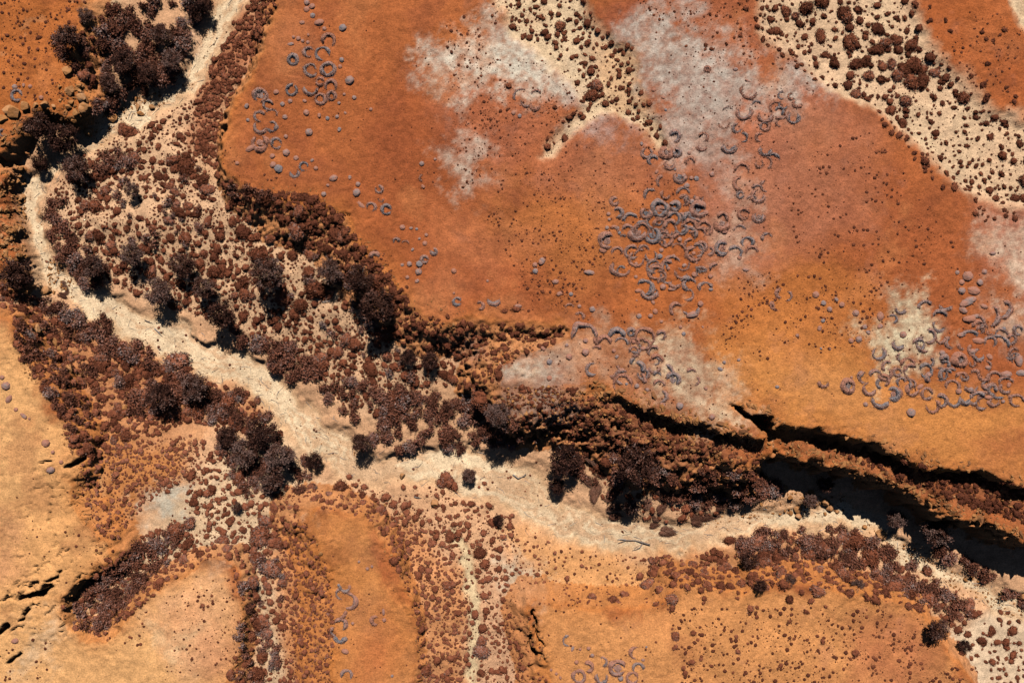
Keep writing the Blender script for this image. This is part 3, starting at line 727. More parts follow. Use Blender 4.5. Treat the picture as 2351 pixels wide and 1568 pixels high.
# hand-placed larger shrubs of the sandy washes (photo crop C and D)
def hand(t, lst, info, tint=(.3, .6)):
    for (cx, cy, r) in lst:
        px, py = tD(t, cx, cy); rd = r * CROP * (1.15 if t in 'CD' else 1.03)
        x, y, z = ground(px, py); put(px, py, rd * .9)
        domes.append((x, y, z, rd * S0 * (CAM_H - z) / CAM_H, random.uniform(0, 6.28), random.uniform(*tint), info, random.random()))
W1 = ('rust-brown dome shrub on the cream sand of the narrow plateau wash', 'shrubs in the narrow plateau wash')
W2 = ('dark rust dome shrub on pale sand of the broad plateau wash', 'shrubs in the broad plateau wash')
FL = ('rust-brown rounded shrub on the sandy flat inside the creek bend', 'rounded shrubs inside the creek bend')
SC = ('rust-brown shrub packed on the shaded scarp below the orange plateau', 'shrubs packed on the scarp')
WS = ('rounded brown shrub on the slope west of the creek', 'rounded shrubs on the west slope')
SG = ('rounded brown shrub in the sandy gully beside the orange tongue of ground', 'rounded shrubs in the southern gullies')
ST = ('brown rounded shrub on the south bank slope below the creek', 'rounded shrubs on the south bank')
SD = ('rounded brown shrub in the far sandy hollow past the south bank slope', 'shrubs in the sandy hollow')
TA = ('small dark shrub on the rubble below the long cliff', 'shrubs on the talus')
PL = ('small lone brown shrub on the bare orange plateau', 'lone shrubs on the plateau')
NT = ('rounded shrub in the thicket of the upper creek', 'rounded shrubs in the upper creek thicket')
hand('C', [(88,42,27),(195,40,24),(245,12,22),(160,68,17),(290,90,18),(345,40,16),(102,104,17),(235,115,27),(132,142,17),(340,100,18),(410,138,24),(350,175,36),
 (375,215,24),(438,198,18),(465,95,24),(500,18,24),(505,88,18),(485,122,14),(528,158,28),(550,90,12),(565,178,15),(595,205,20),(460,270,22),(525,275,30),(563,320,16),(515,355,18),
 (595,290,17),(635,255,22),(690,275,28),(620,318,16),(423,388,26),(455,370,14),(545,440,24),(588,438,20),(550,470,26),(485,412,16),(513,418,18),(478,455,15),(590,500,16),
 (682,516,14),(740,470,22),(735,500,18),(595,560,42),(545,565,24),(750,573,26),(805,558,22),(665,555,18),(800,590,18),(560,625,36),(620,632,26),(718,652,18),(688,668,14),(800,668,18),
 (845,680,18),(880,610,18),(805,620,18),(700,335,24),(745,330,22),(680,375,26),(720,400,20),(765,350,16),(790,300,20),(820,320,16),(750,425,16),(800,410,18),(830,455,14),(820,520,14),
 (795,738,20),(890,690,22),(930,680,18),(820,790,20),(860,780,24),(930,800,22),(945,850,18),(980,890,20),(1005,830,16),(870,730,18),(905,820,16),(320,700,20),(320,285,20),(490,670,18),(550,690,20),
 (490,740,22),(440,750,26),(410,770,18),(370,790,16),(300,860,15),(270,910,20),(265,960,22),(380,910,24),(12,563,18),(40,180,22),(165,205,18),(250,215,26),(110,235,26),(150,250,22),(210,260,18),
 (1292,300,20),(1338,330,18),(1432,292,14),(1490,252,14),(1525,238,14),(1560,60,17),(1630,130,20),(1635,180,16),(1720,130,24),(1720,215,26),(1665,262,22),(1700,300,14),(1325,100,16),(1310,455,6)], W1)
hand('D', [(318,58,38),(420,20,38),(530,10,30),(235,120,34),(275,160,28),(85,132,22),(300,235,32),(412,245,38),(440,105,26),(360,145,22),(560,90,44),(640,70,34),(600,185,28),(665,140,26),(580,120,38),
 (780,40,22),(855,100,26),(1040,30,30),(1000,90,28),(970,120,24),(1125,145,22),(1222,140,20),(1255,212,20),(1128,48,14),(985,210,28),(785,195,42),(720,170,18),(700,225,24),(600,280,44),(640,300,30),
 (690,250,28),(830,290,34),(900,265,38),(770,340,46),(720,380,36),(850,340,30),(920,330,34),(1000,300,36),(1040,260,30),(1060,320,28),(980,350,28),(440,370,34),(510,410,38),(380,425,22),(300,340,24),
 (210,350,28),(165,360,24),(265,310,16),(250,370,20),(140,330,14),(640,425,42),(700,410,34),(740,420,28),(815,440,34),(880,440,42),(950,450,40),(1020,430,56),(1070,460,38),(985,480,30),(605,500,30),
 (725,500,36),(790,525,36),(910,500,34),(960,495,20),(1000,540,50),(1080,540,50),(1150,480,34),(1200,545,30),(1230,510,30),(1190,580,18),(1270,560,28),(1300,610,28),(1345,640,34),(1200,670,26),(1280,700,24),
 (415,518,22),(500,570,26),(590,560,30),(30,255,20),(65,300,16),(120,210,30),(150,225,24),(100,205,20),(1505,640,30),(1480,655,22),(1680,640,18),(1672,670,16),(1430,730,20),(1425,770,18),(1515,735,14),(1550,770,22),
 (1490,815,26),(1455,820,18),(1575,845,18),(1360,830,24),(1440,915,22),(1585,965,24),(1640,910,14),(1710,890,18),(1670,1012,18),(1510,1050,16),(1670,1055,22),(1600,1080,12),(1540,1130,22),(1600,1140,26),
 (1650,1230,14),(1685,1245,14),(1635,1310,14),(1525,1195,10),(1610,1410,22),(1675,1430,20),(1505,415,20),(1385,500,22),(1470,550,26),(1625,570,16),(1385,455,10),(1610,200,18),(1490,260,14),(1465,215,14),(1540,280,18)], W2, (.15, .5))
hand('F', [(45,215,52),(125,228,22),(30,100,34),(110,110,42),(250,210,52),(280,60,50),(355,150,36),(370,210,46),(435,150,40),(440,200,32),(365,330,44),(420,450,66),(490,470,44),(190,500,52),(310,545,46),
 (270,605,42),(400,540,26),(565,515,18),(605,530,22),(500,585,14),(375,635,24),(660,612,18),(535,650,26),(565,698,34),(225,680,32),(370,690,24),(370,755,26),(430,800,34),(495,795,28),(545,795,16),(665,800,44),(730,797,17),
 (813,800,30),(870,870,48),(935,870,24),(555,855,46),(470,940,70),(440,900,50),(770,970,56),(930,1150,60),(660,945,34),(1080,955,26),(1065,1018,16),(1240,990,44),(1320,1030,42),(1400,1060,38),(1510,1050,34),(1490,1150,70),(1465,1120,36),
 (1500,1180,40),(1350,1080,44),(1550,980,22),(1600,950,26),(1250,1070,24),(1330,860,38),(1280,840,24),(865,380,26),(890,375,26),(840,370,22),(845,305,16),(900,320,14),(1010,430,18),(940,470,40),(1000,520,36),(880,730,60),(950,720,34),
 (1180,720,32),(1120,690,30),(1275,620,24),(1640,580,30),(1720,570,26),(820,760,10),(760,770,10)], FL, (.3, .65))
hand('E', [(1590,70,58),(1450,90,44),(1520,440,18),(1690,220,54),(1500,300,32),(1400,330,40),(1190,195,32),(1250,205,24),(960,180,38),(1310,150,34),(1465,160,22),(1385,160,18),(650,95,36),(740,105,30),(1165,40,20),(900,35,22),(910,85,24),
 (675,130,24),(1070,190,20),(1130,185,20),(1180,110,22),(1045,295,20),(990,320,36),(1330,200,44),(1400,230,34),(1310,270,40),(1460,265,22),(1550,290,18),(1600,460,60),(1560,420,34),(1600,620,46),(1680,100,32),(1540,230,30),(1590,190,24)], FL, (.3, .65))
hand('E', [(1145,1065,44),(1365,1075,32),(1350,1145,48),(940,1150,56),(830,1040,60),(1220,1230,54),(1300,1250,44),(1280,1300,34),(1160,1198,20),(1680,1180,36),(1340,1450,32),(1180,1410,20),(1130,1450,22),(1370,1520,32),(1100,1310,26),(1140,1285,22),
 (1160,920,70),(1490,1180,56),(1030,1100,50),(590,1530,30),(560,1480,44),(680,1465,24),(1030,1530,24),(710,1480,20)], WS, (.45, .75))
hand('I', [(590,85,30),(1425,185,24),(1330,195,18),(1250,215,34),(1310,255,22),(1385,290,48),(1350,330,30),(1370,410,26),(1430,400,20),(1425,448,16),(1495,400,22),(1490,460,20),(1280,455,28),(1135,510,18),(1365,565,20),(1350,610,22),(1225,660,40),
 (1245,540,56),(1150,570,50),(1490,655,18),(1575,610,16),(1580,555,36),(1490,525,32),(1240,705,14),(1205,760,36),(1325,725,44),(1315,655,14),(1100,880,40),(1050,910,36),(1000,1000,24),(960,1015,18),(910,1050,24),(715,760,30),(630,390,30),(1700,620,60),
 (1670,765,40),(1580,810,26),(1640,910,40),(1660,1000,40),(1640,1280,60),(1600,1440,60),(1690,1180,54),(1500,1500,44),(1680,1500,50),(1325,1060,16),(1530,1405,22),(1665,315,26),(1700,420,24),(1710,510,26),(1560,230,44),(845,1270,14)], SG, (.45, .8))
hand('J', [(135,430,36),(200,420,28),(195,490,30),(75,505,36),(45,415,24),(150,550,28),(50,600,60),(140,655,50),(20,755,40),(110,820,56),(180,900,46),(70,890,24),(10,910,26),(240,890,20),(60,1160,50),(110,1240,50),(120,1300,40),(50,1410,60),(190,1200,30),(20,1290,34),
 (80,1490,30),(110,1545,26),(275,320,30),(220,300,30),(370,290,44),(340,345,24),(505,335,38),(570,290,44),(720,350,36),(780,370,28),(640,345,32),(845,370,18),(915,400,30),(830,445,44),(985,410,28),(590,410,30),(740,445,18),(560,400,24),(910,540,34),(810,510,24),(1000,460,26),
 (1085,460,30),(1060,490,28),(990,520,28),(840,590,34),(900,630,30),(1100,570,16),(920,770,32),(950,830,22),(970,600,24),(1205,500,28),(1285,620,44),(1190,650,16),(1245,580,24),(1350,530,20),(1410,600,16),(1480,720,46),(1510,790,34),(1475,830,34),(1575,830,16),(1600,750,20),
 (1300,830,22),(1330,910,18),(1260,930,36),(1210,860,18),(1580,895,24),(1490,910,30),(1510,1000,30),(1550,980,22),(1520,1095,26),(1350,1030,20),(1280,1090,24),(1340,1110,26),(1450,1120,34),(1380,1285,32),(1330,1370,24),(1500,1210,34),(1490,1290,38),(1490,1360,44),(1480,1490,40),
 (1400,1450,28),(1590,1500,30),(1630,1480,28),(1430,1390,18),(1580,1290,20),(1600,1310,16),(1610,1360,16),(1570,1200,22),(1630,1220,16),(1650,1530,26),(1260,1490,34),(1300,1530,22),(1120,1480,50),(1100,1400,24),(1200,1420,30),(1060,1100,34),(1050,1040,26),(1050,970,26),(1170,1010,24),
 (1540,475,20),(1610,490,24),(1675,540,22),(1685,605,16),(1640,660,12),(1405,430,18),(1480,470,16),(1450,400,18),(1400,620,14),(1270,240,60),(1235,260,44),(1310,285,34),(1195,350,28),(1500,265,24),(980,290,20),(1055,290,16),(690,248,14),(625,222,22)], SG, (.5, .8))
hand('K', [(970,840,52),(1065,850,34),(900,760,20),(985,755,18),(1090,925,32),(1000,960,32),(930,930,54),(870,870,30),(1080,1020,36),(1090,1080,34),(1200,850,38),(1140,850,26),(1200,795,36),(1080,790,40),(1150,800,24),(1300,850,36),(1310,930,36),(1280,870,28),(1400,940,40),
 (1540,930,44),(1600,920,32),(1610,870,40),(1670,790,50),(1720,760,44),(1490,840,36),(1430,800,36),(1310,790,28),(1290,1015,18),(1285,1040,16),(1505,1258,22),(1220,1240,20),(1100,1245,44),(1100,1340,26),(1510,1360,18),(1505,1015,18),(1640,1070,20),(1590,1080,28),(1210,1430,22),
 (1270,1410,14),(1150,1460,22),(1165,1500,22),(20,545,26),(30,605,20),(70,640,20),(200,860,20),(395,885,20),(565,1010,36),(770,990,30),(690,1030,36),(730,1040,28),(975,1060,24),(530,1035,20),(1640,640,64),(1690,700,50),(1460,640,40)], ST, (.5, .8))
hand('L', [(155,850,44),(30,760,44),(60,790,30),(295,880,30),(350,1040,30),(300,975,30),(250,730,44),(130,760,48),(350,730,38),(660,860,24),(715,885,24),(560,860,46),(590,990,44),(830,990,44),(890,950,66),(790,890,44),(770,840,36),(510,820,50),(950,880,36),(740,740,70),(1040,1080,36),(1110,1030,52),
 (1000,1010,50),(1110,850,50),(210,1030,40),(400,960,50),(325,1100,22),(440,1070,20),(100,920,26),(1380,1060,50),(1290,1110,40),(420,1290,26),(640,1370,26),(150,1450,20),(740,700,50),(640,640,60),(560,620,50),(450,700,40)], ST, (.35, .7))
hand('L', [(1525,1225,36),(1465,1295,36),(1370,1260,34),(1310,1220,30),(1670,1225,32),(1625,1300,30),(1625,1340,28),(1670,1385,30),(1620,1405,22),(1440,1385,20),(1405,1410,26),(1550,1355,18),(1535,1430,26),(1580,1480,18),(1690,1530,26),(1580,1540,24),(1720,1300,26),(1640,1245,18),(1330,1380,26),(1570,1440,14),(1320,1300,18),(1635,1105,22),(1590,1105,20)], SD, (.35, .65))
hand('A', [(660,120,26),(765,150,30),(700,40,34),(740,95,28),(595,260,28),(600,315,24),(655,240,28),(540,350,36),(575,430,30),(545,490,48),(600,520,34),(580,580,26),(620,360,18),(255,250,20),(845,870,62),(800,850,40),(680,170,14),(540,210,24),
 (580,190,16),(620,120,12)], NT, (.2, .5))
hand('A', [(985,940,18),(935,895,20),(1045,960,34),(985,870,18),(910,940,24),(1170,890,24),(1065,795,22),(1030,870,12),(885,1030,36),(1000,1050,30),(1050,1055,30),(1130,1050,36),(1210,1010,44),(930,1090,30),(950,1165,24),(1040,1155,40),(1065,1215,34),(720,1200,18),(785,1215,24),(690,1250,36),(900,1210,20),
 (670,1160,36),(735,1115,32),(800,1120,22),(620,1350,44),(710,1350,26),(655,1290,30),(1140,1260,36),(1360,1240,48),(1330,1180,44),(1220,1100,60),(1400,1300,30),(1180,1390,44),(1230,1350,40),(960,1450,30),(1000,1490,36),(1110,1440,36),(895,1480,18),(1345,970,40),(1330,940,30),
 (1520,1450,36),(1440,1470,34),(1560,1370,20),(1640,1420,36),(1250,925,22),(1230,1500,28),(1360,1440,36),(1330,890,30),(1370,710,30)], FL, (.3, .65))
# trees stand in the way of shrubs
for lst in TREES.values():
    for (a, b, c) in lst: put(a, b, c * .45)

DUSTED = [(FLAT_, .022) for FLAT_ in ([(110,450),(300,290),(450,230),(620,445),(860,640),(1010,880),(790,930),(330,680)], [(440,1010),(700,1130),(640,1600),(530,1600),(350,1360)],
          [(990,1120),(1200,1160),(1230,1600),(1090,1600)], [(1170,0),(1340,0),(1460,190),(1500,300),(1330,220)], [(1740,0),(2090,0),(2351,290),(2351,460),(2050,250)],
          [(1010,100),(1330,130),(1340,330),(1060,420)], [(1480,60),(1880,180),(1760,560),(1600,430)], [(1150,780),(1690,780),(1690,960),(1200,890)], [(1260,330),(1640,430),(1640,760),(1180,720)],
          [(2000,680),(2351,540),(2351,880),(2050,900)], [(700,20),(1000,60),(1000,440),(760,420)], [(0,1000),(180,1060),(240,1280),(0,1560)], [(1240,1250),(1560,1290),(1540,1400),(1240,1390)])]
# wispy scrub
B1 = ('wispy grey-brown bush on the bank beside the upper creek bend', 'wispy bushes on the creek bend bank')
B2 = ('wispy grey-brown bush on the slope west of the creek', 'wispy bushes on the west slope')
B3 = ('wispy dark bush crowding the bank above the pale creek sand', 'wispy bushes crowding the creek bank')
B4 = ('dark wispy bush of the upper creek thicket', 'wispy bushes of the upper creek thicket')
B5 = ('grey-brown wispy bush filling the pocket gully', 'wispy bushes of the pocket gully')
B6 = ('wispy brown bush on the bank under the talus', 'wispy bushes under the talus')
B7 = ('wispy grey bush on the south bank slope', 'wispy bushes on the south bank')
scatter([(105,460),(150,450),(170,540),(240,600),(250,650),(200,660),(150,600),(110,540)], scrubs, 1.16, 9, 18, 1.2, 0.37, (.3, .7), B1, 0, seed=100)
scatter([(200,345),(270,320),(300,380),(230,400)], scrubs, 1.01, 10, 18, 1.2, 0.37, (.3, .8), B1, 0, seed=101)
scatter([(70,690),(200,715),(330,785),(430,840),(420,880),(330,840),(200,780),(110,760)], scrubs, 1.23, 9, 20, 1.2, 0.36, (.3, .8), B2, 0, seed=102)
scatter([(30,735),(60,730),(130,830),(200,930),(170,1000),(100,880),(50,825)], scrubs, 1.01, 8, 15, 1.2, 0.37, (.3, .6), B2, 0, seed=103)
scatter([(200,850),(420,870),(560,890),(640,950),(600,970),(440,960),(300,950)], scrubs, 0.72, 9, 20, 1.2, 0.41, (.4, .95), B2, .2, 50, seed=104)
scatter([(530,770),(660,780),(760,860),(780,960),(700,890),(600,830)], scrubs, 1.30, 10, 20, 1.2, 0.34, (.3, .7), B3, 0, seed=105)
scatter([(760,860),(900,900),(1040,900),(1130,930),(1240,1010),(1230,1030),(1000,1030),(880,1030),(800,980)], scrubs, 1.09, 10, 20, 1.2, 0.37, (.35, .85), B3, .1, 60, seed=106)
scatter([(230,40),(300,0),(500,0),(440,90),(400,190),(320,230),(240,290),(205,250),(240,160)], scrubs, 1.16, 9, 20, 1.2, 0.36, (.1, .55), B4, 0, seed=107)
scatter([(110,60),(200,90),(190,170),(140,150)], scrubs, 0.87, 8, 16, 1.2, 0.37, (.3, .8), B4, 0, seed=108)
scatter([(150,1395),(250,1310),(340,1230),(430,1195),(440,1230),(350,1340),(240,1455),(170,1445)], scrubs, 1.23, 8, 17, 1.2, 0.34, (.4, .9), B5, 0, seed=109)
scatter([(1400,1040),(1560,1075),(1790,1090),(1790,1130),(1650,1165),(1540,1150),(1480,1110)], scrubs, 1.09, 9, 18, 1.2, 0.37, (.3, .7), B6, 0, seed=110)
scatter([(1660,1235),(1840,1210),(1960,1215),(2060,1270),(2200,1370),(2250,1410),(2150,1410),(2000,1330),(1880,1270),(1700,1270)], scrubs, 1.09, 9, 19, 1.2, 0.37, (.3, .85), B7, 0, seed=111)
scatter([(2160,1260),(2250,1300),(2351,1340),(2351,1390),(2250,1330),(2180,1300)], scrubs, 1.01, 9, 18, 1.2, 0.37, (.4, .8), ('wispy bush along the shaded side of the lower creek', 'wispy bushes at the cliff foot'), 0, seed=112, inchan=True)
scatter([(500,390),(530,420),(640,445),(620,470),(500,440)], scrubs, 0.72, 8, 14, 1.2, 0.37, (.2, .8), ('wispy bush in the shade right under the scarp rim', 'wispy bushes under the scarp rim'), 0, seed=113)
scatter([(1290,1040),(1420,1060),(1420,1150),(1330,1150)], scrubs, 0.58, 9, 18, 1.2, 0.41, (.4, .8), B6, 0, seed=114)
scatter([(480,1010),(560,970),(740,1050),(700,1130),(560,1130)], scrubs, 0.72, 9, 16, 1.2, 0.37, (.3, .9), ('wispy bush at the skirts of the grove', 'wispy bushes of the grove'), 0, seed=115)
scatter([(560,1280),(650,1280),(640,1600),(540,1600)], scrubs, 0.32, 8, 14, 1.2, 0.52, (.6, 1.0), ('grey wispy bush among the rounded shrubs of the southern gully', 'wispy bushes of the southern gully'), .3, 50, seed=116)
scatter([(600,600),(760,560),(880,760),(1000,880),(900,900),(760,800)], scrubs, 0.14, 7, 14, 1.2, 0.59, (.6, 1.0), ('grey wispy bush on the sandy flat inside the creek bend', 'wispy bushes on the sandy flat'), .3, 50, seed=117)
scatter([(240,380),(460,380),(470,640),(280,560)], scrubs, 0.14, 7, 14, 1.2, 0.59, (.5, 1.0), ('grey wispy bush on the sandy flat inside the creek bend', 'wispy bushes on the sandy flat'), .3, 50, seed=118)

FLAT = [(110,450),(200,340),(300,290),(400,240),(450,230),(485,420),(620,445),(760,505),(850,600),(860,760),(930,790),(1010,880),(900,960),(790,930),(700,860),(500,740),(330,680),(200,630),(120,540)]
scatter(FLAT, domes, .46, 4, 14, 1.9, .62, (.3, .65), FL, .42, 50, seed=1)
scatter(FLAT, smalls, .06, 1.6, 4.5, 2, .9, (.3, .65), FL, .4, 40, seed=2)
SCARP1 = [(540,-20),(640,-20),(604,90),(552,180),(515,255),(500,330),(502,390),(470,400),(448,320),(452,230),(495,100)]
scatter(SCARP1, domes, 1.7, 4.5, 9.5, 1.2, .36, (.4, .75), SC, 0, 40, seed=3)
SCARP2 = [(500,400),(560,432),(640,440),(725,452),(790,500),(822,560),(880,620),(945,695),(905,730),(850,690),(800,640),(735,560),(640,505),(540,465)]
scatter(SCARP2, domes, 1.5, 6, 14, 1.3, .40, (.25, .55), SC, 0, seed=4)
SCARP3 = [(920,690),(1000,728),(1100,742),(1300,748),(1300,775),(1240,800),(1155,835),(1140,915),(1050,880),(950,805),(880,765)]
scatter(SCARP3, domes, .75, 5, 12, 1.5, .50, (.3, .6), SC, .30, 45, seed=5)
scatter(SCARP3, smalls, .08, 2, 4.5, 2, .6, (.3, .6), SC, .3, 40, seed=6)
# washes on the plateau
scatter(WASH1, domes, .17, 4, 9.5, 1.6, .72, (.3, .6), W1, .3, 40, seed=7, inchan=True)
scatter(WASH1, smalls, .03, 1.6, 4, 2, .9, (.3, .6), W1, .3, 40, seed=8)
scatter(WASH2, domes, .26, 4, 15, 2.0, .80, (.2, .5), W2, .42, 70, seed=9)
scatter(WASH2, smalls, .035, 1.6, 4.5, 2, .9, (.2, .5), W2, .3, 40, seed=10)
scatter([(1700,0),(1790,0),(1860,120),(1930,200),(1880,210),(1800,130)], domes, .12, 4, 8, 1.8, .8, (.3, .6), W2, .3, 40, seed=11)
scatter([(2050,200),(2200,330),(2350,480),(2300,540),(2150,430),(2000,260)], domes, .25, 5, 12, 1.6, .8, (.3, .6), W2, .4, 60, seed=12)
# talus and terrace
TALUS = [(1150,890),(1290,885),(1440,925),(1560,972),(1740,1010),(1755,1060),(1700,1070),(1560,1060),(1400,1040),(1260,1010),(1160,960)]
scatter(TALUS, domes, .62, 3.5, 9, 1.6, .5, (.2, .6), TA, .25, 40, seed=13)
scatter(TALUS, smalls, .14, 2, 4.5, 1.5, .6, (.2, .6), TA, .3, 40, seed=14)
TERR = [(1860,1012),(1960,1026),(2060,1048),(2200,1085),(2351,1112),(2400,1200),(2351,1205),(2220,1160),(2100,1112),(1960,1058)]
scatter(TERR, domes, 1.5, 5, 12, 1.5, .40, (-.05, .4), ('grey-brown shrub on the ledge between the two cliffs', 'shrubs on the cliff ledge'), .2, 40, seed=15)  # darker tints paint the upper cliff's shade onto these shrubs
scatter([(1290,1010),(1420,1030),(1560,1055),(1700,1065),(1790,1100),(1700,1130),(1560,1120),(1330,1090)], domes, .40, 6, 13, 1.4, .62, (.3, .6), TA, .2, 50, seed=16)
# west slope
WEST = [(0,640),(80,690),(200,725),(330,795),(460,855),(600,915),(680,1000),(500,990),(440,960),(345,1010),(180,1045),(140,960),(100,888),(48,825),(30,735),(0,715)]
scatter(WEST, domes, 1.0, 5, 14, 1.5, .44, (.35, .85), WS, .12, 60, seed=17)
WEST2 = [(140,985),(345,1010),(440,1000),(470,1060),(400,1120),(330,1160),(255,1250),(215,1200),(178,1120),(185,1050)]
scatter(WEST2, domes, .62, 3.5, 9.5, 1.5, .55, (.55, .95), WS, .22, 50, seed=18)
scatter(WEST2, smalls, .10, 1.8, 3.6, 1.5, .8, (.55, .9), WS, .25, 50, seed=19)
scatter([(1330,1095),(1420,1085),(1660,1135),(1640,1185),(1500,1200),(1420,1172)], domes, .34, 5, 13, 1.4, .7, (.4, .75), ('brown shrub among the windswept tussocks of the creek bar', 'shrubs of the creek bar'), .2, 40, seed=44)
# southern gullies
GUL = [(440,1010),(520,1050),(560,1130),(700,1130),(690,1170),(690,1230),(650,1280),(640,1600),(530,1600),(565,1400),(520,1280),(440,1300),(350,1360),(330,1300),(420,1180)]
scatter(GUL, domes, .42, 5, 14, 1.5, .65, (.45, .85), SG, .32, 60, seed=20)
scatter(GUL, smalls, .04, 1.8, 4, 1.5, .8, (.5, .8), SG, .35, 60, seed=21)
PENW = [(655,1200),(700,1190),(755,1300),(765,1400),(765,1600),(650,1600),(650,1280)]
scatter(PENW, domes, .66, 3.5, 9, 1.4, .52, (.5, .85), SG, .25, 60, seed=22)
scatter(PENW, smalls, .10, 1.8, 3.8, 1.5, .8, (.5, .8), SG, .25, 60, seed=23)
PENE = [(700,1130),(850,1110),(960,1160),(1010,1210),(1060,1290),(1085,1400),(1090,1600),(958,1600),(958,1420),(890,1250),(845,1188),(740,1165)]
scatter(PENE, domes, .62, 3.5, 11, 1.5, .54, (.5, .85), SG, .25, 60, seed=24)
scatter(PENE, smalls, .08, 1.8, 4, 1.5, .8, (.5, .8), SG, .25, 60, seed=25)
RILL = [(990,1120),(1080,1130),(1180,1160),(1200,1290),(1170,1400),(1230,1600),(1090,1600),(1110,1400),(1060,1280),(1000,1200)]
scatter(RILL, domes, .34, 3.5, 12, 1.6, .68, (.45, .8), SG, .35, 50, seed=26)
scatter(RILL, smalls, .06, 1.6, 3.8, 1.5, .8, (.45, .8), SG, .25, 60, seed=27)
scatter([(1150,1400),(1220,1410),(1260,1540),(1250,1600),(1130,1600)], smalls, .10, 2, 5, 1.5, .8, (.5, .9), SG, .25, 60, seed=28)
POCK = [(150,1390),(205,1330),(250,1290),(330,1230),(440,1190),(450,1250),(400,1320),(310,1400),(230,1462),(170,1445)]
scatter(POCK, domes, .55, 6, 13, 1.5, .7, (.5, .8), ('brown shrub packed in the narrow pocket gully', 'shrubs of the pocket gully'), .2, 60, seed=29)
# south bank
SBK = [(1470,1270),(1560,1275),(1700,1255),(1850,1215),(1990,1220),(2120,1310),(2260,1400),(2200,1445),(2100,1392),(1950,1365),(1850,1335),(1700,1362),(1570,1352)]
scatter(SBK, domes, .62, 5, 14, 1.4, .5, (.4, .75), ST, .25, 60, seed=30)
scatter([(1180,1240),(1480,1275),(1560,1350),(1500,1390),(1240,1390),(1160,1300)], smalls, .10, 1.8, 5, 1.8, .8, (.5, .9), ST, .35, 50, seed=31)
scatter([(1180,1220),(1300,1245),(1340,1300),(1200,1310)], domes, .10, 4, 8, 1.8, .9, (.5, .9), ST, .3, 50, seed=32)
scatter([(2190,1480),(2240,1430),(2360,1400),(2360,1600),(2260,1600)], domes, .20, 4, 11, 1.6, .8, (.35, .65), SD, .3, 60, seed=33)
# tussocks dotted over the plateaus
TI = ('tiny tussock', 'tiny tussocks')
for i, (poly, cov, rmax, cl) in enumerate([
 ([(1530,1395),(2090,1392),(2235,1580),(1560,1580)], .12, 6.0, .40), ([(1240,1400),(1520,1400),(1560,1580),(1270,1580)], .010, 3.5, .45),
 ([(1020,60),(1110,40),(1110,200),(1040,210)], .08, 5, .4), ([(1090,210),(1170,230),(1160,330),(1080,370)], .06, 5, .4), ([(1150,0),(1260,20),(1330,90),(1250,110),(1160,60),(1060,40)], .09, 6, .4),
 ([(1030,380),(1220,300),(1280,430),(1400,600),(1300,720),(1180,610)], .055, 4.2, .45), ([(1270,330),(1560,340),(1560,430),(1400,620),(1280,600)], .03, 3.6, .45),
 ([(1180,600),(1320,600),(1330,700),(1200,730)], .06, 5, .4), ([(1640,620),(2010,640),(2000,790),(1780,830),(1640,780)], .07, 4.8, .46),
 ([(1460,0),(1720,0),(1850,150),(1740,170),(1560,110)], .05, 4.5, .45), ([(1240,220),(1400,200),(1560,280),(1480,300),(1250,330)], .03, 4, .4),
 ([(2120,20),(2360,40),(2360,290),(2260,240)], .045, 4.4, .45), ([(0,0),(200,0),(170,130),(200,220),(60,240),(0,200)], .10, 5.5, .42), ([(0,200),(100,240),(0,320)], .02, 3, .4),
 ([(760,560),(900,580),(960,690),(900,640)], .05, 4, .3), ([(530,405),(720,440),(800,500),(740,440),(560,380)], .03, 4, .3), ([(400,1380),(550,1320),(550,1540),(380,1560)], .05, 4.5, .42),
 ([(20,1460),(130,1470),(100,1560),(10,1560)], .05, 6, .45), ([(240,1440),(340,1400),(330,1480),(250,1500)], .06, 5, .4), ([(130,1040),(250,1250),(300,1250),(220,1320),(150,1300)], .02, 5, .4),
 ([(740,1240),(880,1240),(950,1580),(770,1580)], .006, 3, .3), ([(1000,130),(1330,140),(1330,260),(1040,400)], .025, 3.6, .45), ([(1560,100),(1900,190),(1780,560),(1640,600)], .008, 3, .4),
 ([(0,750),(140,960),(170,1200),(0,1400)], .002, 3, .4), ([(1800,380),(2000,300),(2200,560),(2000,690),(1820,560)], .05, 5, .42), ([(1660,830),(2000,800),(2000,900),(1760,930)], .008, 3, .4),
 ([(1150,1050),(1260,1060),(1260,1200),(1300,1220),(1100,1230)], .01, 3.2, .4), ([(880,1140),(1000,1110),(1060,1140),(960,1190)], .05, 4.5, .35)]):
    scatter(poly, smalls, cov * 1.6, .9, rmax, 3.4, .62, (.1, .75), TI, cl, 45, seed=50 + i, maxn=2200)

for i, (poly, cov) in enumerate(DUSTED):
    scatter(poly, smalls, cov * (.35 if i in (10, 11) else 1), .8, 3.2, 3, .6, (.1, .7), TI, .42, 55, seed=140 + i, maxn=1300)
for i, (poly, cov) in enumerate([([(200,670),(330,720),(500,800),(700,930),(800,1040),(760,1060),(640,960),(480,870),(300,780)], .02), ([(880,1050),(1200,1060),(1300,1180),(1560,1220),(1850,1180),(1850,1200),(1560,1260),(1250,1200),(1000,1100)], .016),
                                 ([(430,120),(520,0),(560,0),(480,160),(330,270),(230,320),(240,280)], .02), ([(60,420),(100,420),(110,640),(80,640)], .015)]):
    scatter(poly, smalls, cov, .8, 4, 3.2, .6, (.2, .9), TI, .45, 40, inchan=True, seed=180 + i, maxn=500)
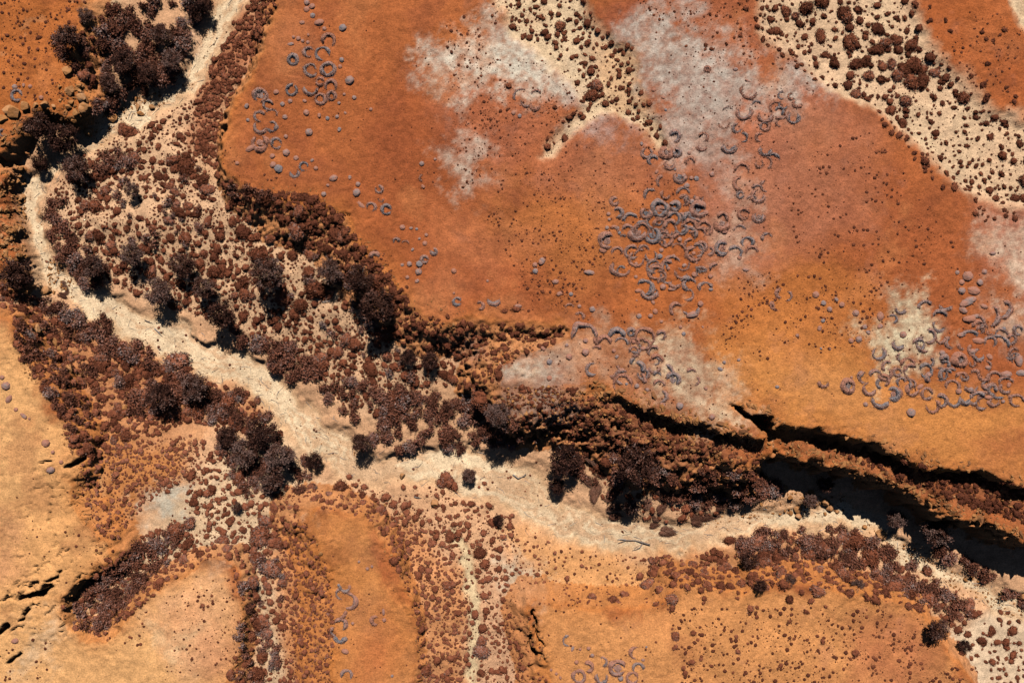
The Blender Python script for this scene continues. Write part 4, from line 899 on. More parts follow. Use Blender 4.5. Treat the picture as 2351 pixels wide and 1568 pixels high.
# the 300 largest stand as individuals, the rest as ground cover
domes.sort(key=lambda d: -d[3])
LOBES = ['single-domed', 'twin-domed', 'three-lobed', 'twin-domed', 'four-lobed', 'single-domed', 'many-lobed', 'three-lobed', 'four-lobed', 'many-lobed']
TREE_AT = [ground(a, b)[:2] + (c * S0,) for lst in TREES.values() for a, b, c in lst]
def shrub_label(text, r, k, x, y):
    """lumpiness, size and nearest landmark, put in front of and behind the habitat"""
    size = 'large' if r > 1.7 else 'mid-sized' if r > 1.1 else 'smallish'
    w = text.split(' '); t = next(i for i, q in enumerate(w) if q.startswith('shrub'))
    rest = ' '.join(w[t + 1:])
    lab = size + ' ' + LOBES[k] + ' ' + ' '.join(w[:t + 1]).replace('rounded ', '').replace('dome ', '').replace('small ', '') + ' ' + rest
    near = min(math.hypot(x - a, y - b) - c for a, b, c in TREE_AT)
    if near < 1.2 and len(lab.split()) <= 12: lab += ', beside a tree'
    elif abs(field(ch_d, x, y)) < 1.6 and len(lab.split()) <= 11: lab += ', touching creek sand'
    return ' '.join(lab.split()[:16])
SH_ME = [mesh_np('shrub', *b[:2], b[2], True, M_SHRUB) for b in SHRUB_HI]
for i, (x, y, z, r, rot, tint, info, u) in enumerate(domes[:300]):
    o = link('rounded_shrub', SH_ME[int(u * len(SH_ME)) % len(SH_ME)])
    o.location = (x, y, z + .02); o.rotation_euler = (0, 0, rot); st = .85 + .42 * ((u * 17) % 1)
    o.scale = (r * st, r / st ** .5, r)
    tag(o, shrub_label(info[0], r, int(u * len(SH_ME)) % len(SH_ME), x, y), 'shrub', info[1])
items = [(x, y, z, r, rot, int(u * 5) % 5, tint, .82 + .5 * ((u * 31) % 1), 0) for (x, y, z, r, rot, tint, info, u) in domes[300:]]
V, F, T = instance_all(SHRUB_LO, items)
tag(link('small_rounded_shrubs', mesh_np('small_rounded_shrubs', V, F, T, True, M_SHRUB)),
    'countless smaller rounded brown shrubs dotted over sand, slopes and plateau', 'shrubs', kind='stuff')
items = [(x, y, z, r, rot, int(u * 4) % 4 + (4 if r < .15 else 0), tint, .8 + .4 * ((u * 31) % 1), 0) for (x, y, z, r, rot, tint, info, u) in smalls]
V, F, T = instance_all(SHRUB_XS, items, .8)
tag(link('tiny_tussocks', mesh_np('tiny_tussocks', V, F, T, True, M_SHRUB)),
    'tiny brown tussocks peppered over the orange ground', 'tussocks', kind='stuff')
print('COUNT domes', len(domes), 'smalls', len(smalls), 'scrubs', len(scrubs))
scrubs.sort(key=lambda d: -d[3])
def bush_label(text, r, x, y):
    lab = ('spreading ' if r > .98 else 'middling ' if r > .84 else 'compact ') + text
    near = min(math.hypot(x - a, y - b) - c for a, b, c in TREE_AT)
    if near < 1.0 and len(lab.split()) <= 13: lab += ', beside a tree'
    elif abs(field(ch_d, x, y)) < 1.2 and len(lab.split()) <= 12: lab += ', touching the creek sand'
    return lab
LEAF_ME = [mesh_np('foliage', *s[0][:2], s[0][2], False, M_SCRUB) for s in SCRUB]
TWIG_ME = [mesh_np('twigs', *s[1][:2], s[1][2], False, M_BARK) for s in SCRUB]
for i, (x, y, z, r, rot, tint, info, u) in enumerate(scrubs[:300]):
    k = int(u * 6) % 6
    root = link('wispy_bush', None); root.empty_display_size = .3
    root.location = (x, y, z - .03); root.rotation_euler = (0, 0, rot); root.scale = (r * 1.2, r * 1.2, r * .95)
    link('foliage', LEAF_ME[k], root); link('twigs', TWIG_ME[k], root)
    tag(root, bush_label(info[0], r, x, y), 'bush', info[1])
rest = scrubs[300:]
items = [(x, y, z - .03, r * 1.2, rot, int(u * 6) % 6, tint, 1.0, 0) for (x, y, z, r, rot, tint, info, u) in rest]
V, F, T = instance_all([s[0] for s in SCRUB_LO], items)
tag(link('scrub_thicket', mesh_np('scrub_thicket', V, F, T, False, M_SCRUB)), 'matted wispy grey-brown scrub along the creek banks', 'scrub', kind='stuff')

# ------------------------------------------------------------------ spinifex rings, crescents and hummocks
def arc_mesh(rad, a0, a1, hw, seed, grey):
    r = np.random.default_rng(seed)
    span = abs(a1 - a0); full = span >= 359
    n = max(10, int(rad * R(span) / .13)); m = 9
    th = np.linspace(R(a0), R(a1), n + (0 if full else 1), endpoint=not full)
    cx, cy = np.cos(th) * rad, np.sin(th) * rad; o = seed * 7.7
    rr = rad * (1 + .14 * fbm(cx + o, cy - o, 1.3, 2, 3))
    w = hw * np.clip(1 + .38 * fbm(cx - o, cy + o, .8, 2, 5), .55, 1.5)
    if not full:
        e = np.minimum(np.arange(len(th)), np.arange(len(th))[::-1]) / max(2, len(th) * .16)
        w = w * np.clip(.3 + e, .3, 1)
    q = np.linspace(-1, 1, m)                       # -1 inside, +1 outside
    crest = -.25
    prof = np.where(q < crest, 1 - np.clip((crest - q) / (1 + crest), 0, 1) ** 1.6, 1 - np.clip((q - crest) / (1 - crest), 0, 1) ** 2.0)
    V = []; T = []
    for i in range(len(th)):
        for k in range(m):
            rk = rr[i] + q[k] * w[i]
            hz = prof[k] * w[i] * 1.05 * (1 + .10 * r.normal()) - .07
            V.append((math.cos(th[i]) * rk, math.sin(th[i]) * rk, hz))
            T.append(np.clip(.22 + (.5 * grey if q[k] < -.05 else .12) + .10 * r.normal(), 0, 1))
    F = []; N = len(th)
    gap = fbm(cx * 1.0 + 3 * o, cy + o, .55, 2, 2) > (.62 if hw < .27 else .95)
    if full and gap.any() and not gap.all():
        i0 = int(np.argmax(gap)); keep = np.zeros(N, bool); i = i0
        while gap[i % N] and i - i0 < N // 3: keep[i % N] = True; i += 1
        gap = keep
    else: gap = np.zeros(N, bool)
    for i in range(N if full else N - 1):
        if gap[i]: continue
        for k in range(m - 1):
            a, b, c, d = i * m + k, i * m + k + 1, ((i + 1) % N) * m + k + 1, ((i + 1) % N) * m + k
            F += [(a, b, c), (a, c, d)]
    V = np.array(V); F = np.array(F); T = np.array(T)
    nc = len(th) * 11; kk = r.integers(0, len(V), nc); kk = kk[~gap[kk // m]]; nc = len(kk)
    lv, lf = leaf_cards(V[kk] + r.normal(size=(nc, 3)) * [.05, .05, .02] + [0, 0, .02], np.full(nc, .052), r, 3.0, 1.0)
    return join([(V, F, T), (lv, lf, np.clip(T[kk] + .15 * r.normal(size=nc), 0, 1).repeat(4))])
def mat_mesh(rad, seed):
    """the dead grey mat inside a ring"""
    r = np.random.default_rng(seed); n = 14; m = 5; V = [(0, 0, .05)]; F = []
    for k in range(1, m + 1):
        for i in range(n):
            t = 6.2832 * i / n; q = rad * k / m * (1 + .15 * r.normal() * (k == m))
            V.append((math.cos(t) * q, math.sin(t) * q, .04 + .05 * r.random() - (.06 if k == m else 0)))
    for i in range(n): F.append((0, 1 + i, 1 + (i + 1) % n))
    for k in range(m - 1):
        for i in range(n):
            a, b = 1 + k * n + i, 1 + k * n + (i + 1) % n
            F += [(a, a + n, b + n), (a, b + n, b)]
    V = np.array(V); lv, lf = leaf_cards(V[r.integers(0, len(V) - n, 60)] + r.normal(size=(60, 3)) * [.06, .06, .01], np.full(60, .05), r, 2.5, .8)
    return join([(V, np.array(F), .72), (lv, lf, r.uniform(.4, 1, 60).repeat(4))])
SH = {'closed': 'grey-centred spinifex ring', 'crescent': 'curved grey-brown spinifex crescent', 'mound': 'low round spinifex hummock'}
RG = {'P1': ('on the bare rust plateau above the scarp', 'on the plateau by the scarp'),
      'P2': ('on pink salty ground between the plateau washes', 'between the washes'),
      'P3': ('in the dense colony on the orange plateau middle', 'in the plateau colony'),
      'P4': ('on the salty shelf above the long cliff', 'on the salty shelf'),
      'P5': ('in the crowded yellow colony near the upper cliff', 'in the cliff-top colony'),
      'P6': ('on the orange tongue of ground between southern gullies', 'on the orange tongue'),
      'P7': ('on the southern plateau beside the dark crack', 'by the dark crack'),
      'P8': ('on the pale western plateau', 'on the western plateau'),
      'P9': ('on the orange ground above the western ledges', 'above the western ledges')}
ring_n = [0]
def ring(reg, t, cx, cy, r, a0=0, a1=360, hw=9, grey=.8):
    px, py = tD(t, cx, cy); x, y, z = ground(px, py)
    k = CROP * S0 * (CAM_H - z) / CAM_H
    if abs(a1 - a0) < 300: m_ = (a0 + a1) / 2; h_ = min(165, abs(a1 - a0) * .58); a0, a1 = m_ - h_, m_ + h_
    V, F, T = arc_mesh(r * k, a0, a1, hw * k * 1.5, 500 + ring_n[0], grey); ring_n[0] += 1
    V = V.copy()                                    # rest every part of it on the ground
    zz = np.array([gz(x + v[0], y + v[1]) for v in V[::1]]) - z
    V[:, 2] += zz
    kind = 'closed' if abs(a1 - a0) >= 330 else 'crescent'
    o = link('spinifex_ring' if kind == 'closed' else 'spinifex_crescent', mesh_np('spinifex', V, F, T, True, M_RING))
    o.location = (x, y, z)
    if hw >= 11 and abs(a1 - a0) >= 200:            # dead grey mat in the middle
        mv, mf, mt = mat_mesh(max(.2, (r - hw * .4) * k * .6), 900 + ring_n[0]); mv = mv.copy()
        mv[:, 2] += np.array([gz(x + v[0], y + v[1]) for v in mv]) - z
        link('dead_centre', mesh_np('dead_centre', mv, mf, mt, True, M_RING), o)
    tag(o, ('broad ' if r >= 40 else 'mid-sized ' if r >= 32 else 'little ') + ('thick-walled ' if hw >= 10 else 'thin-walled ') + SH[kind] + ' ' + RG[reg][0], 'spinifex', ('spinifex rings ' if kind == 'closed' else 'spinifex crescents ') + RG[reg][1])
    put(px, py, r * CROP)
HUM = []
for s in range(5):
    r_ = np.random.default_rng(700 + s); V, F = dome(2, 40 + s, 1 if s < 3 else 2, .62, 1.4)
    rad = np.hypot(V[:, 0], V[:, 1])
    HUM.append(mesh_np('hummock', V, F, np.clip(.5 - .42 * rad + .4 * n3(V, 2.2, s) + (.25 if s in (1, 4) else 0), 0, 1), True, M_RING))
def mound(reg, t, cx, cy, r, st=1.0, ang=0):
    px, py = tD(t, cx, cy); x, y, z = ground(px, py)
    k = CROP * S0 * (CAM_H - z) / CAM_H
    o = link('spinifex_hummock', HUM[ring_n[0] % 5]); ring_n[0] += 1
    o.location = (x, y, z); o.scale = (r * k * st, r * k, r * k); o.rotation_euler = (0, 0, R(ang) if st > 1.05 else random.uniform(0, 6.28))
    tag(o, ('elongated ' if st > 1.05 else 'big ' if r >= 21 else 'mid-sized ' if r >= 16 else 'tiny ') + (SH['mound'] if st <= 1.05 else SH['mound'].replace('round ', '')) + ' ' + RG[reg][0], 'spinifex', 'spinifex hummocks ' + RG[reg][1])
    put(px, py, r * CROP)
for a in [(350,20,20),(385,45,20),(350,65,20),(320,150,20),(395,105,24),(430,150,22,1.5,10),(585,185,25),(465,190,14),(360,230,12),(260,248,15),(295,255,16),(322,270,12),(357,280,12),(245,290,16,1.6,0),(572,395,22),(567,437,14),
          (630,527,30),(240,663,15),(335,662,16),(595,622,14),(660,640,15),(560,675,11),(347,738,20),(430,755,17),(490,775,19),(548,765,14),(207,767,17),(365,865,24),(562,847,18),(770,712,16),(125,1022,18),(215,1000,24),(280,1035,17),(385,1050,15),
          (405,1105,20),(130,1080,22),(165,1105,28),(213,893,14),(600,740,12),(185,680,22),(487,1212,11),(460,1270,17),(525,1165,20,1.4,20),(630,1160,17),(690,1205,22),(675,1260,26),(705,1340,18,2.0,-40),(1100,1070,16),(1110,1220,16),(1185,1045,14),(150,605,18)]: mound('P1', 'B', *a)
for a in [(490,270,38,-40,190),(365,345,30,60,280),(260,395,30,0,360,10),(450,350,40,0,250,8),(375,460,38,30,310,8),(487,455,43,0,360,10),(435,535,26,0,340,8),(375,580,42,180,350,10),(505,565,33,-30,200,8),(510,630,26,0,360,7),(440,648,31,0,360,9),(250,590,33,0,360,8),
          (45,625,42,-60,215,11),(95,685,30,0,300,8),(45,760,34,30,250,8),(120,830,34,-140,90,9),(120,750,40,0,150,8),(50,830,40,150,330,8),(45,935,46,150,410,13),(150,940,34,0,340,8),(270,1130,27,180,380,8),(330,1090,26,0,300,6),(823,1238,21,0,360,8),(835,1300,17,180,360,5),
          (870,1372,30,0,340,8),(768,1355,28,-60,180,7),(1110,1165,26,110,250,7)]: ring('P1', 'B', *a)
for a in [(1612,695,20),(1615,787,17),(1550,1068,14),(1640,970,18,2.2,25)]: mound('P1', 'A', *a)
for a in [(975,40,18),(1030,45,14),(1065,55,14),(1085,115,10),(1130,90,12),(1120,145,16),(1040,185,14),(975,290,17),(1020,280,18),(1085,280,22),(1080,330,22),(1070,390,18),(1010,370,18),(1310,325,18),(1310,470,9),(1530,390,9)]: mound('P1', 'F', *a)
for a in [(935,130,20,0,200,8),(995,150,24,20,150,7),(795,235,28,20,190,9),(1120,250,20,0,340,7),(1180,198,18,0,360,8),(1050,310,36,-60,60,10),(1330,525,26,0,340,8),(1480,550,26,-90,120,7),(1570,500,38,200,330,11)]: ring('P1', 'F', *a)
for a in [(95,570,17),(153,558,15),(196,572,19),(270,640,16)]: mound('P9', 'A', *a)
ring('P9', 'A', 110, 625, 30, 20, 300, 7); ring('P9', 'A', 20, 870, 22, 90, 300, 7)
for a in [(95,630,45,60,200,7),(130,660,40,190,290,6),(190,620,30,20,160,6),(185,690,30,170,350,9),(1310,455,16,0,360,7),(1580,600,48,150,340,8),(1550,735,45,170,380,9),(1630,690,28,30,170,6),(1440,735,35,30,150,5),(1420,810,32,180,360,5),(1500,840,28,90,330,6),(1455,958,40,180,350,12),
          (1285,900,26,-60,150,7),(1275,960,26,180,350,9),(1540,900,30,-90,90,7),(1095,895,34,-80,150,10),(1680,830,26,0,250,6),(1650,900,26,60,260,7),(1690,980,40,170,350,8),(1530,1120,45,0,170,8),(1530,1200,45,100,260,9),(1525,1275,22,0,360,7),(1600,1310,30,20,160,7),(1545,1400,33,0,340,8),
          (1645,1420,34,150,380,11),(1640,1245,36,30,150,8)]: ring('P2', 'C', *a)
for a in [(90,690,11),(45,740,15),(85,760,14),(1495,455,11,1.5,0),(1575,530,9,2.6,-30),(1195,1000,16),(1175,1215,20),(1340,1140,18),(960,590,14),(1020,640,14),(1035,722,14)]: mound('P2', 'C', *a)
for a in [(1042,1000,30,0,360,13),(1110,1000,23,0,360,9),(915,1000,30,120,400,9),(955,1050,26,20,230,8),(1065,1080,28,150,360,9),(1195,1060,30,0,200,8),(1130,1160,34,150,370,11),(705,1315,24,60,330,9),(725,1390,30,-90,130,9),(910,1395,32,120,400,11),(940,1280,45,60,200,9),(1020,1190,36,100,220,8),
          (1040,1270,30,150,330,8),(1000,1365,48,0,360,14),(1100,1350,25,0,360,10),(1160,1310,34,0,360,10),(1150,1270,38,20,170,8),(1250,1370,40,0,340,14),(1190,1430,36,-40,200,10),(1090,1430,36,-60,160,10),(800,1470,62,50,140,9),(890,1480,38,20,170,9),(855,1525,45,90,350,13),(950,1540,40,-150,60,13),
          (1000,1475,42,0,170,10),(1065,1475,34,20,200,10),(1200,1490,50,0,170,11),(1260,1520,32,-30,180,10)]: ring('P3', 'C', *a)
for a in [(980,1125,17),(1245,1165,24),(655,1490,14),(665,1400,14),(670,1435,11),(720,1490,19),(740,1525,16),(1240,1300,16),(1300,1390,18),(1210,1320,18),(880,940,14),(1100,1105,14),(1155,1150,16),(1205,1165,14)]: mound('P3', 'C', *a)
for a in [(655,130,45,60,290,13),(760,125,34,60,120,6),(720,205,32,0,180,8),(820,205,40,60,300,9),(895,190,34,10,170,8),(750,290,65,170,320,12),(930,455,48,190,345,11),(955,300,42,60,270,11),(1190,410,38,20,250,9),(1180,480,34,-100,80,8),(1300,440,40,20,190,9),(1105,575,38,40,230,9),(1200,560,50,220,350,9),
          (1260,315,18,0,340,7),(410,570,28,30,150,6),(475,625,28,-20,140,7),(1080,280,45,30,170,8),(1140,330,40,180,330,8),(1050,360,40,160,300,7),(1190,250,36,-20,140,8),(1020,110,34,40,200,8),(1120,180,40,20,160,7),(1080,60,40,180,330,9),(1190,90,44,-20,160,10),(1270,170,34,-90,120,11)]: ring('P3', 'G', *a)
for a in [(630,190,18,1.4,-10),(845,280,17),(840,360,17),(860,455,14,1.6,0),(1225,350,19),(1020,430,20),(1085,440,20,1.8,0),(1330,450,16,1.3,0),(1215,610,22,2.0,10),(1265,540,20),(865,620,17),(955,530,17),(940,625,22),(970,590,18),(560,575,20),(475,555,13),(345,475,22),(415,480,20),(1040,160,16),(1000,230,18),
          (1090,230,14),(1160,290,18),(1060,310,16),(1010,190,16),(1130,120,16),(1220,210,14),(1240,270,13),(850,515,9),(1010,655,11),(1155,735,14),(1135,690,12),(1280,690,10),(70,560,20,1.7,0),(540,335,17,2.2,-10),(320,395,16,1.4,0),(185,285,17),(230,260,30),(180,325,26)]: mound('P3', 'G', *a)
for a in [(1410,175,38,60,300,12),(1570,140,34,-20,200,8),(1600,205,38,20,180,8),(1355,305,28,60,200,10),(1410,-20,30,-30,160,10),(1405,15,38,170,360,13),(1490,205,40,-40,150,9),(1700,110,34,20,200,7),(1520,60,34,20,170,6)]: ring('P2', 'G', *a)
for a in [(1555,320,18,1.6,-10),(1330,360,16),(1420,65,22),(1520,240,14),(1730,540,22)]: mound('P2', 'G', *a)
for a in [(515,760,85,15,170,13),(640,790,34,0,180,10),(720,755,45,10,170,11),(810,725,21,0,360,8),(905,760,60,-30,230,10),(1010,745,28,-90,160,8),(750,800,40,0,150,7),(830,850,34,-90,170,9),(560,965,38,90,290,10),(755,1060,58,0,200,10),(850,960,36,-30,90,12),(840,1030,60,-20,40,10),(980,910,38,0,150,10),
          (1040,990,48,-40,80,11),(965,955,38,190,350,9),(1085,1035,38,-40,160,11),(995,1075,35,10,160,8),(980,1010,28,20,150,7),(1005,1140,36,-80,60,12),(1205,990,28,20,150,7),(1230,1040,26,-80,60,6)]: ring('P4', 'G', *a)
for a in [(515,780,18),(515,855,24),(830,785,17),(720,885,16),(780,1065,14),(850,1075,17),(1130,1205,24),(1340,1275,20),(1300,1090,15),(395,805,17),(408,885,22),(280,918,20),(280,1025,18),(240,830,20),(1415,920,16),(1515,905,12),(1395,965,12,1.6,-30),(890,830,14,1.5,0),(1020,1195,22),(915,1095,18),(700,845,14)]: mound('P4', 'G', *a)
for a in [(590,1075,36,0,360,13),(430,1045,36,190,340,8),(790,860,36,120,420,9),(690,1020,33,90,270,10),(730,1090,38,120,330,9),(770,1010,38,30,170,8),(820,1040,40,-60,120,9),(910,985,28,0,340,10),(800,1160,52,180,330,10),(885,1130,36,-120,110,12),(980,935,40,0,180,8),(1000,985,45,60,250,8),(1095,975,38,-150,170,8),
          (1120,920,28,-60,60,8),(1010,1095,40,150,350,10),(1105,1125,36,20,300,9),(1195,1175,38,-120,110,9),(1140,1205,42,190,400,9),(1225,1000,38,30,230,9),(1270,1080,42,-30,180,8),(1280,1165,38,180,360,9),(1355,1155,33,180,340,10),(1430,1170,50,30,150,10),(1390,1070,42,200,340,8),(1540,1170,40,190,340,10),(1570,1090,60,180,290,9),
          (1680,1190,60,20,130,11),(1540,1030,44,20,200,9),(1320,905,36,0,360,14),(1220,900,20,0,360,10),(1700,710,28,0,270,9),(1660,770,32,-90,150,9),(1590,570,62,-80,60,12),(1560,830,80,10,100,10),(1190,630,45,20,160,9),(1180,680,40,150,330,8),(1110,750,44,-100,80,9),(920,800,34,150,330,9),(880,640,26,-60,120,7),(935,570,34,180,340,8),
          (1080,800,40,100,260,8),(1190,760,34,180,350,7),(960,1060,40,-60,60,8),(850,950,34,60,220,8),(1330,1030,40,10,150,8),(1480,1000,40,170,320,9),(1620,1060,44,20,170,8),(1260,790,36,120,270,8),(1380,760,46,20,160,9),(1450,720,60,30,140,10),(1500,620,70,-60,50,12),(1230,540,40,200,330,8),(1090,560,40,30,190,8)]: ring('P5', 'H', *a)
for a in [(125,1085,16,1.2,0),(705,1195,16),(1000,1248,29),(1060,1080,16,1.6,40),(1480,1080,24),(1605,1180,18),(1620,1000,24,1.6,0),(1720,990,22,1.6,0),(1205,860,18),(1510,885,26),(1610,705,20),(1705,910,28,1.5,90),(950,740,22),(800,620,22,1.4,90),(800,685,22),(615,1015,12),(1510,1150,16,1.8,0),(1310,1110,20),(1390,1100,18),(1640,1070,20),(1500,960,20,1.4,0),(1330,455,24),
          (1370,360,34),(1410,455,28,1.5,-10),(1370,525,36,1.9,20),(1300,330,20),(1330,400,20),(1450,400,22),(1480,330,18),(1420,620,20,2,0),(1470,560,22,1.6,-20),(1380,640,24,1.8,0),(1340,580,20,1.6,-40),(1440,780,20,2,-5),(1330,740,22,1.5,0),(1530,215,20,1.4,0),(1400,850,18,1.6,0)]: mound('P5', 'H', *a)
for a in [(640,600,22),(700,690,16),(720,725,18),(430,655,20),(470,575,18),(430,535,18),(380,480,22),(405,700,20),(260,750,16),(610,780,18),(660,770,22),(550,545,18),(515,510,18),(410,830,11),(470,833,10)]: mound('P5', 'H', *a)
ring('P2', 'H', 120, 550, 30, 130, 280, 10); ring('P2', 'H', 150, 470, 34, 100, 260, 8); ring('P2', 'H', 190, 490, 30, -90, 60, 6)
for a in [(400,1290,34,90,270,7),(530,1460,30,-90,120,8),(470,1520,40,0,360,8),(620,1430,30,-60,90,8),(620,1530,34,160,380,9),(725,1470,48,30,310,11),(850,1370,42,90,250,8),(860,1470,34,0,200,8),(820,1530,34,0,340,8)]: ring('P7', 'K', *a)
for a in [(430,1340,14,1.6,60),(560,1380,18),(535,1340,13),(745,1535,18),(455,1430,14),(890,1415,14),(915,1330,10),(480,1345,10),(290,1480,10),(325,1505,10),(350,1530,12)]: mound('P7', 'K', *a)
for a in [(600,935,34,180,330,8),(575,985,30,90,260,7),(625,1030,45,-100,90,10),(565,1105,40,-90,10,8),(570,1185,40,-50,140,9),(535,1230,30,120,260,8),(568,1265,32,180,350,12),(800,1160,28,80,280,9),(610,1520,35,-20,180,8)]: ring('P6', 'J', *a)
for a in [(490,1115,20),(645,1175,15),(600,1360,18,1.4,-20),(850,1100,10,2.4,90),(855,1155,13),(475,1400,10),(910,1520,14),(745,820,12),(775,805,10),(690,775,9),(630,940,16),(555,930,14)]: mound('P6', 'J', *a)
for a in [(40,1075,27),(60,1160,18,1.7,50),(105,1230,14),(155,1270,18,1.6,-50),(190,1290,12),(300,1450,26),(15,1020,16),(345,1508,12)]: mound('P8', 'E', *a)
mound('P8', 'I', 100, 1290, 26); mound('P8', 'I', 330, 185, 30, 1.3, 20); mound('P8', 'I', 400, 125, 14)
qr = random.Random(77)
def colony(reg, t, poly, n):
    c = 0
    while c < n:
        cx, cy = qr.uniform(min(p[0] for p in poly), max(p[0] for p in poly)), qr.uniform(min(p[1] for p in poly), max(p[1] for p in poly))
        if not inpoly(cx, cy, poly): continue
        a = qr.uniform(0, 360); ring(reg, t, cx, cy, qr.uniform(20, 48), a, a + qr.uniform(110, 250), qr.uniform(6, 10)); c += 1
colony('P3', 'G', [(700,60),(1300,20),(1330,230),(1250,420),(950,470),(720,330)], 34)
colony('P3', 'C', [(800,1280),(1250,1230),(1300,1540),(820,1560)], 12)
colony('P5', 'H', [(700,960),(1000,820),(1260,560),(1500,600),(1720,780),(1720,1180),(1200,1200),(820,1140)], 40)
colony('P4', 'G', [(520,760),(1000,740),(1080,1000),(1000,1080),(700,1030)], 12)
colony('P2', 'D', [(0,560),(300,620),(200,900),(60,1300),(0,1300)], 16)

# ------------------------------------------------------------------ boulders and rubble
def rock_base(seed, cuts=9):
    r = np.random.default_rng(seed); V, F = ICO[2]; V = V.copy()
    for _ in range(cuts):
        d = r.normal(size=3); d /= np.linalg.norm(d); h = r.uniform(.45, .8)
        p = V @ d; V = V - np.clip(p - h, 0, None)[:, None] * d
    V *= np.array([1, r.uniform(.65, .95), r.uniform(.55, .8)])
    V *= (1 + .05 * n3(V, 5, seed))[:, None]
    return V, F, .5 + .25 * n3(V, 1.4, seed)
ROCK = [rock_base(900 + i) for i in range(7)]
ROCK_ME = [mesh_np('boulder', v, f, t, False, M_ROCK) for v, f, t in ROCK]
def boulder(t, cx, cy, r, label, group):
    px, py = tD(t, cx, cy); x, y, z = ground(px, py)
    k = r * CROP * S0 * (CAM_H - z) / CAM_H * 1.1
    o = link('boulder', ROCK_ME[random.randrange(7)]); o.location = (x, y, z + .22 * k); o.scale = (k, k, k)
    o.rotation_euler = (random.uniform(-.3, .3), random.uniform(-.3, .3), random.uniform(0, 6.28))
    tag(o, label, 'boulder', group); put(px, py, r * CROP * .8)
BL = [('A', 'angular orange boulder in the pile spilling to the upper creek', 'boulders of the upper creek pile',
       [(440,470,36),(510,565,25),(460,590,40),(540,640,32),(560,700,36),(500,740,28),(490,790,26),(530,830,28),(590,860,36),(735,775,35),(690,765,20),(605,800,28),(880,570,16),(885,650,18),(905,700,24),(920,740,26),(995,700,20),(540,720,30),(450,700,24),(470,670,20),(520,600,20),(640,700,18),(720,690,14),(780,690,14)]),
      ('A', 'blocky orange rock on the western ledge rim', 'rocks on the western ledge rim', [(100,740,50),(170,700,36),(60,720,38),(300,690,36),(240,690,24),(20,780,36),(350,700,20)]),
      ('L', 'orange boulder at the cliff foot by the creek bed', 'boulders at the cliff foot', [(130,330,28),(215,360,22),(265,435,34),(265,480,22),(215,455,18),(350,320,24),(445,385,36),(310,395,20),(180,290,24),(60,260,30),(520,450,20),(470,420,26),(105,290,20)]),
      ('L', 'large lone orange boulder beside the lower creek sand', None, [(800,600,40)]),
      ('L', 'pale stone on the lower creek bed', 'stones on the lower creek bed', [(440,462,14),(100,460,9),(150,465,11),(700,550,17),(1735,1000,34),(1490,900,16),(1400,880,18),(1360,890,16)]),
      ('K', 'orange rock on the edge of the tussock bank', 'rocks of the tussock bank', [(1350,220,28),(1690,240,26),(1620,475,12),(1545,480,13),(1590,485,12),(1660,400,14)]),
      ('J', 'orange rock among shrubs of the south sand', 'rocks of the south sand', [(1185,390,34),(860,405,13),(970,475,12),(975,215,26),(420,660,14),(440,720,16),(985,470,10),(950,480,9)]),
      ('E', 'yellow-orange boulder showing through the western slope scrub', 'boulders of the western slope', [(360,790,30),(450,970,38),(490,860,20),(310,460,36),(520,1000,28),(240,690,36),(815,1220,34),(350,265,16),(400,290,12),(390,830,20),(280,700,24),(560,970,22),(840,1250,20)])]
for t, lab, grp, lst in BL:
    for (cx, cy, r) in lst: boulder(t, cx, cy, r, lab, grp)
rg = random.Random(5)
for i in range(70):                                  # blocks of the bench west of the creek
    boulder('A', rg.uniform(-10, 165), rg.uniform(1080, 1700), rg.uniform(8, 22), 'weathered pale orange block in the rubble bench west of the creek', 'blocks of the rubble bench')
rub = []
def rubble(poly, n, r0, r1, seed):
    q = random.Random(seed); x0 = min(p[0] for p in poly); x1 = max(p[0] for p in poly); y0 = min(p[1] for p in poly); y1 = max(p[1] for p in poly); c = 0
    while c < n:
        px, py = q.uniform(x0, x1), q.uniform(y0, y1)
        if not inpoly(px, py, poly): continue
        c += 1; x, y, z = ground(px, py); r = (r0 + (r1 - r0) * q.random() ** 2.5) * S0
        rub.append((x, y, z + .15 * r, r, q.uniform(0, 6.28), q.randrange(7), q.uniform(.2, .8), 1.0, 0))
rubble([(0,380),(60,390),(60,600),(0,620)], 300, 1.5, 5, 1)
rubble(TALUS, 900, 1.2, 5, 2)
rubble([(1290,885),(1440,920),(1740,1000),(1745,1012),(1560,975),(1400,925)], 300, 1.2, 4.5, 3)
rubble([(1780,1000),(2060,1045),(2351,1110),(2351,1240),(2150,1160),(1900,1056),(1790,1040)], 500, 1.2, 4.5, 4)
rubble([(130,180),(210,200),(220,290),(270,290),(200,310),(140,270)], 120, 1.5, 5, 5)
rubble([(250,240),(370,210),(380,240),(250,285)], 150, 1, 3, 6)
rubble([(980,740),(1140,745),(1290,760),(1160,840),(1060,830)], 300, 1.2, 4, 7)
rubble([(110,590),(170,640),(170,690),(110,680)], 140, 1, 4, 8)
rubble([(1780,1130),(1960,1140),(1960,1170),(1800,1190)], 120, 1, 4, 9)
rubble([(1980,1190),(2100,1260),(2351,1380),(2351,1430),(2200,1370),(2060,1280)], 260, 1, 3.5, 10)
rubble([(1540,1180),(1800,1150),(1800,1190),(1600,1215)], 180, .8, 2.5, 11)
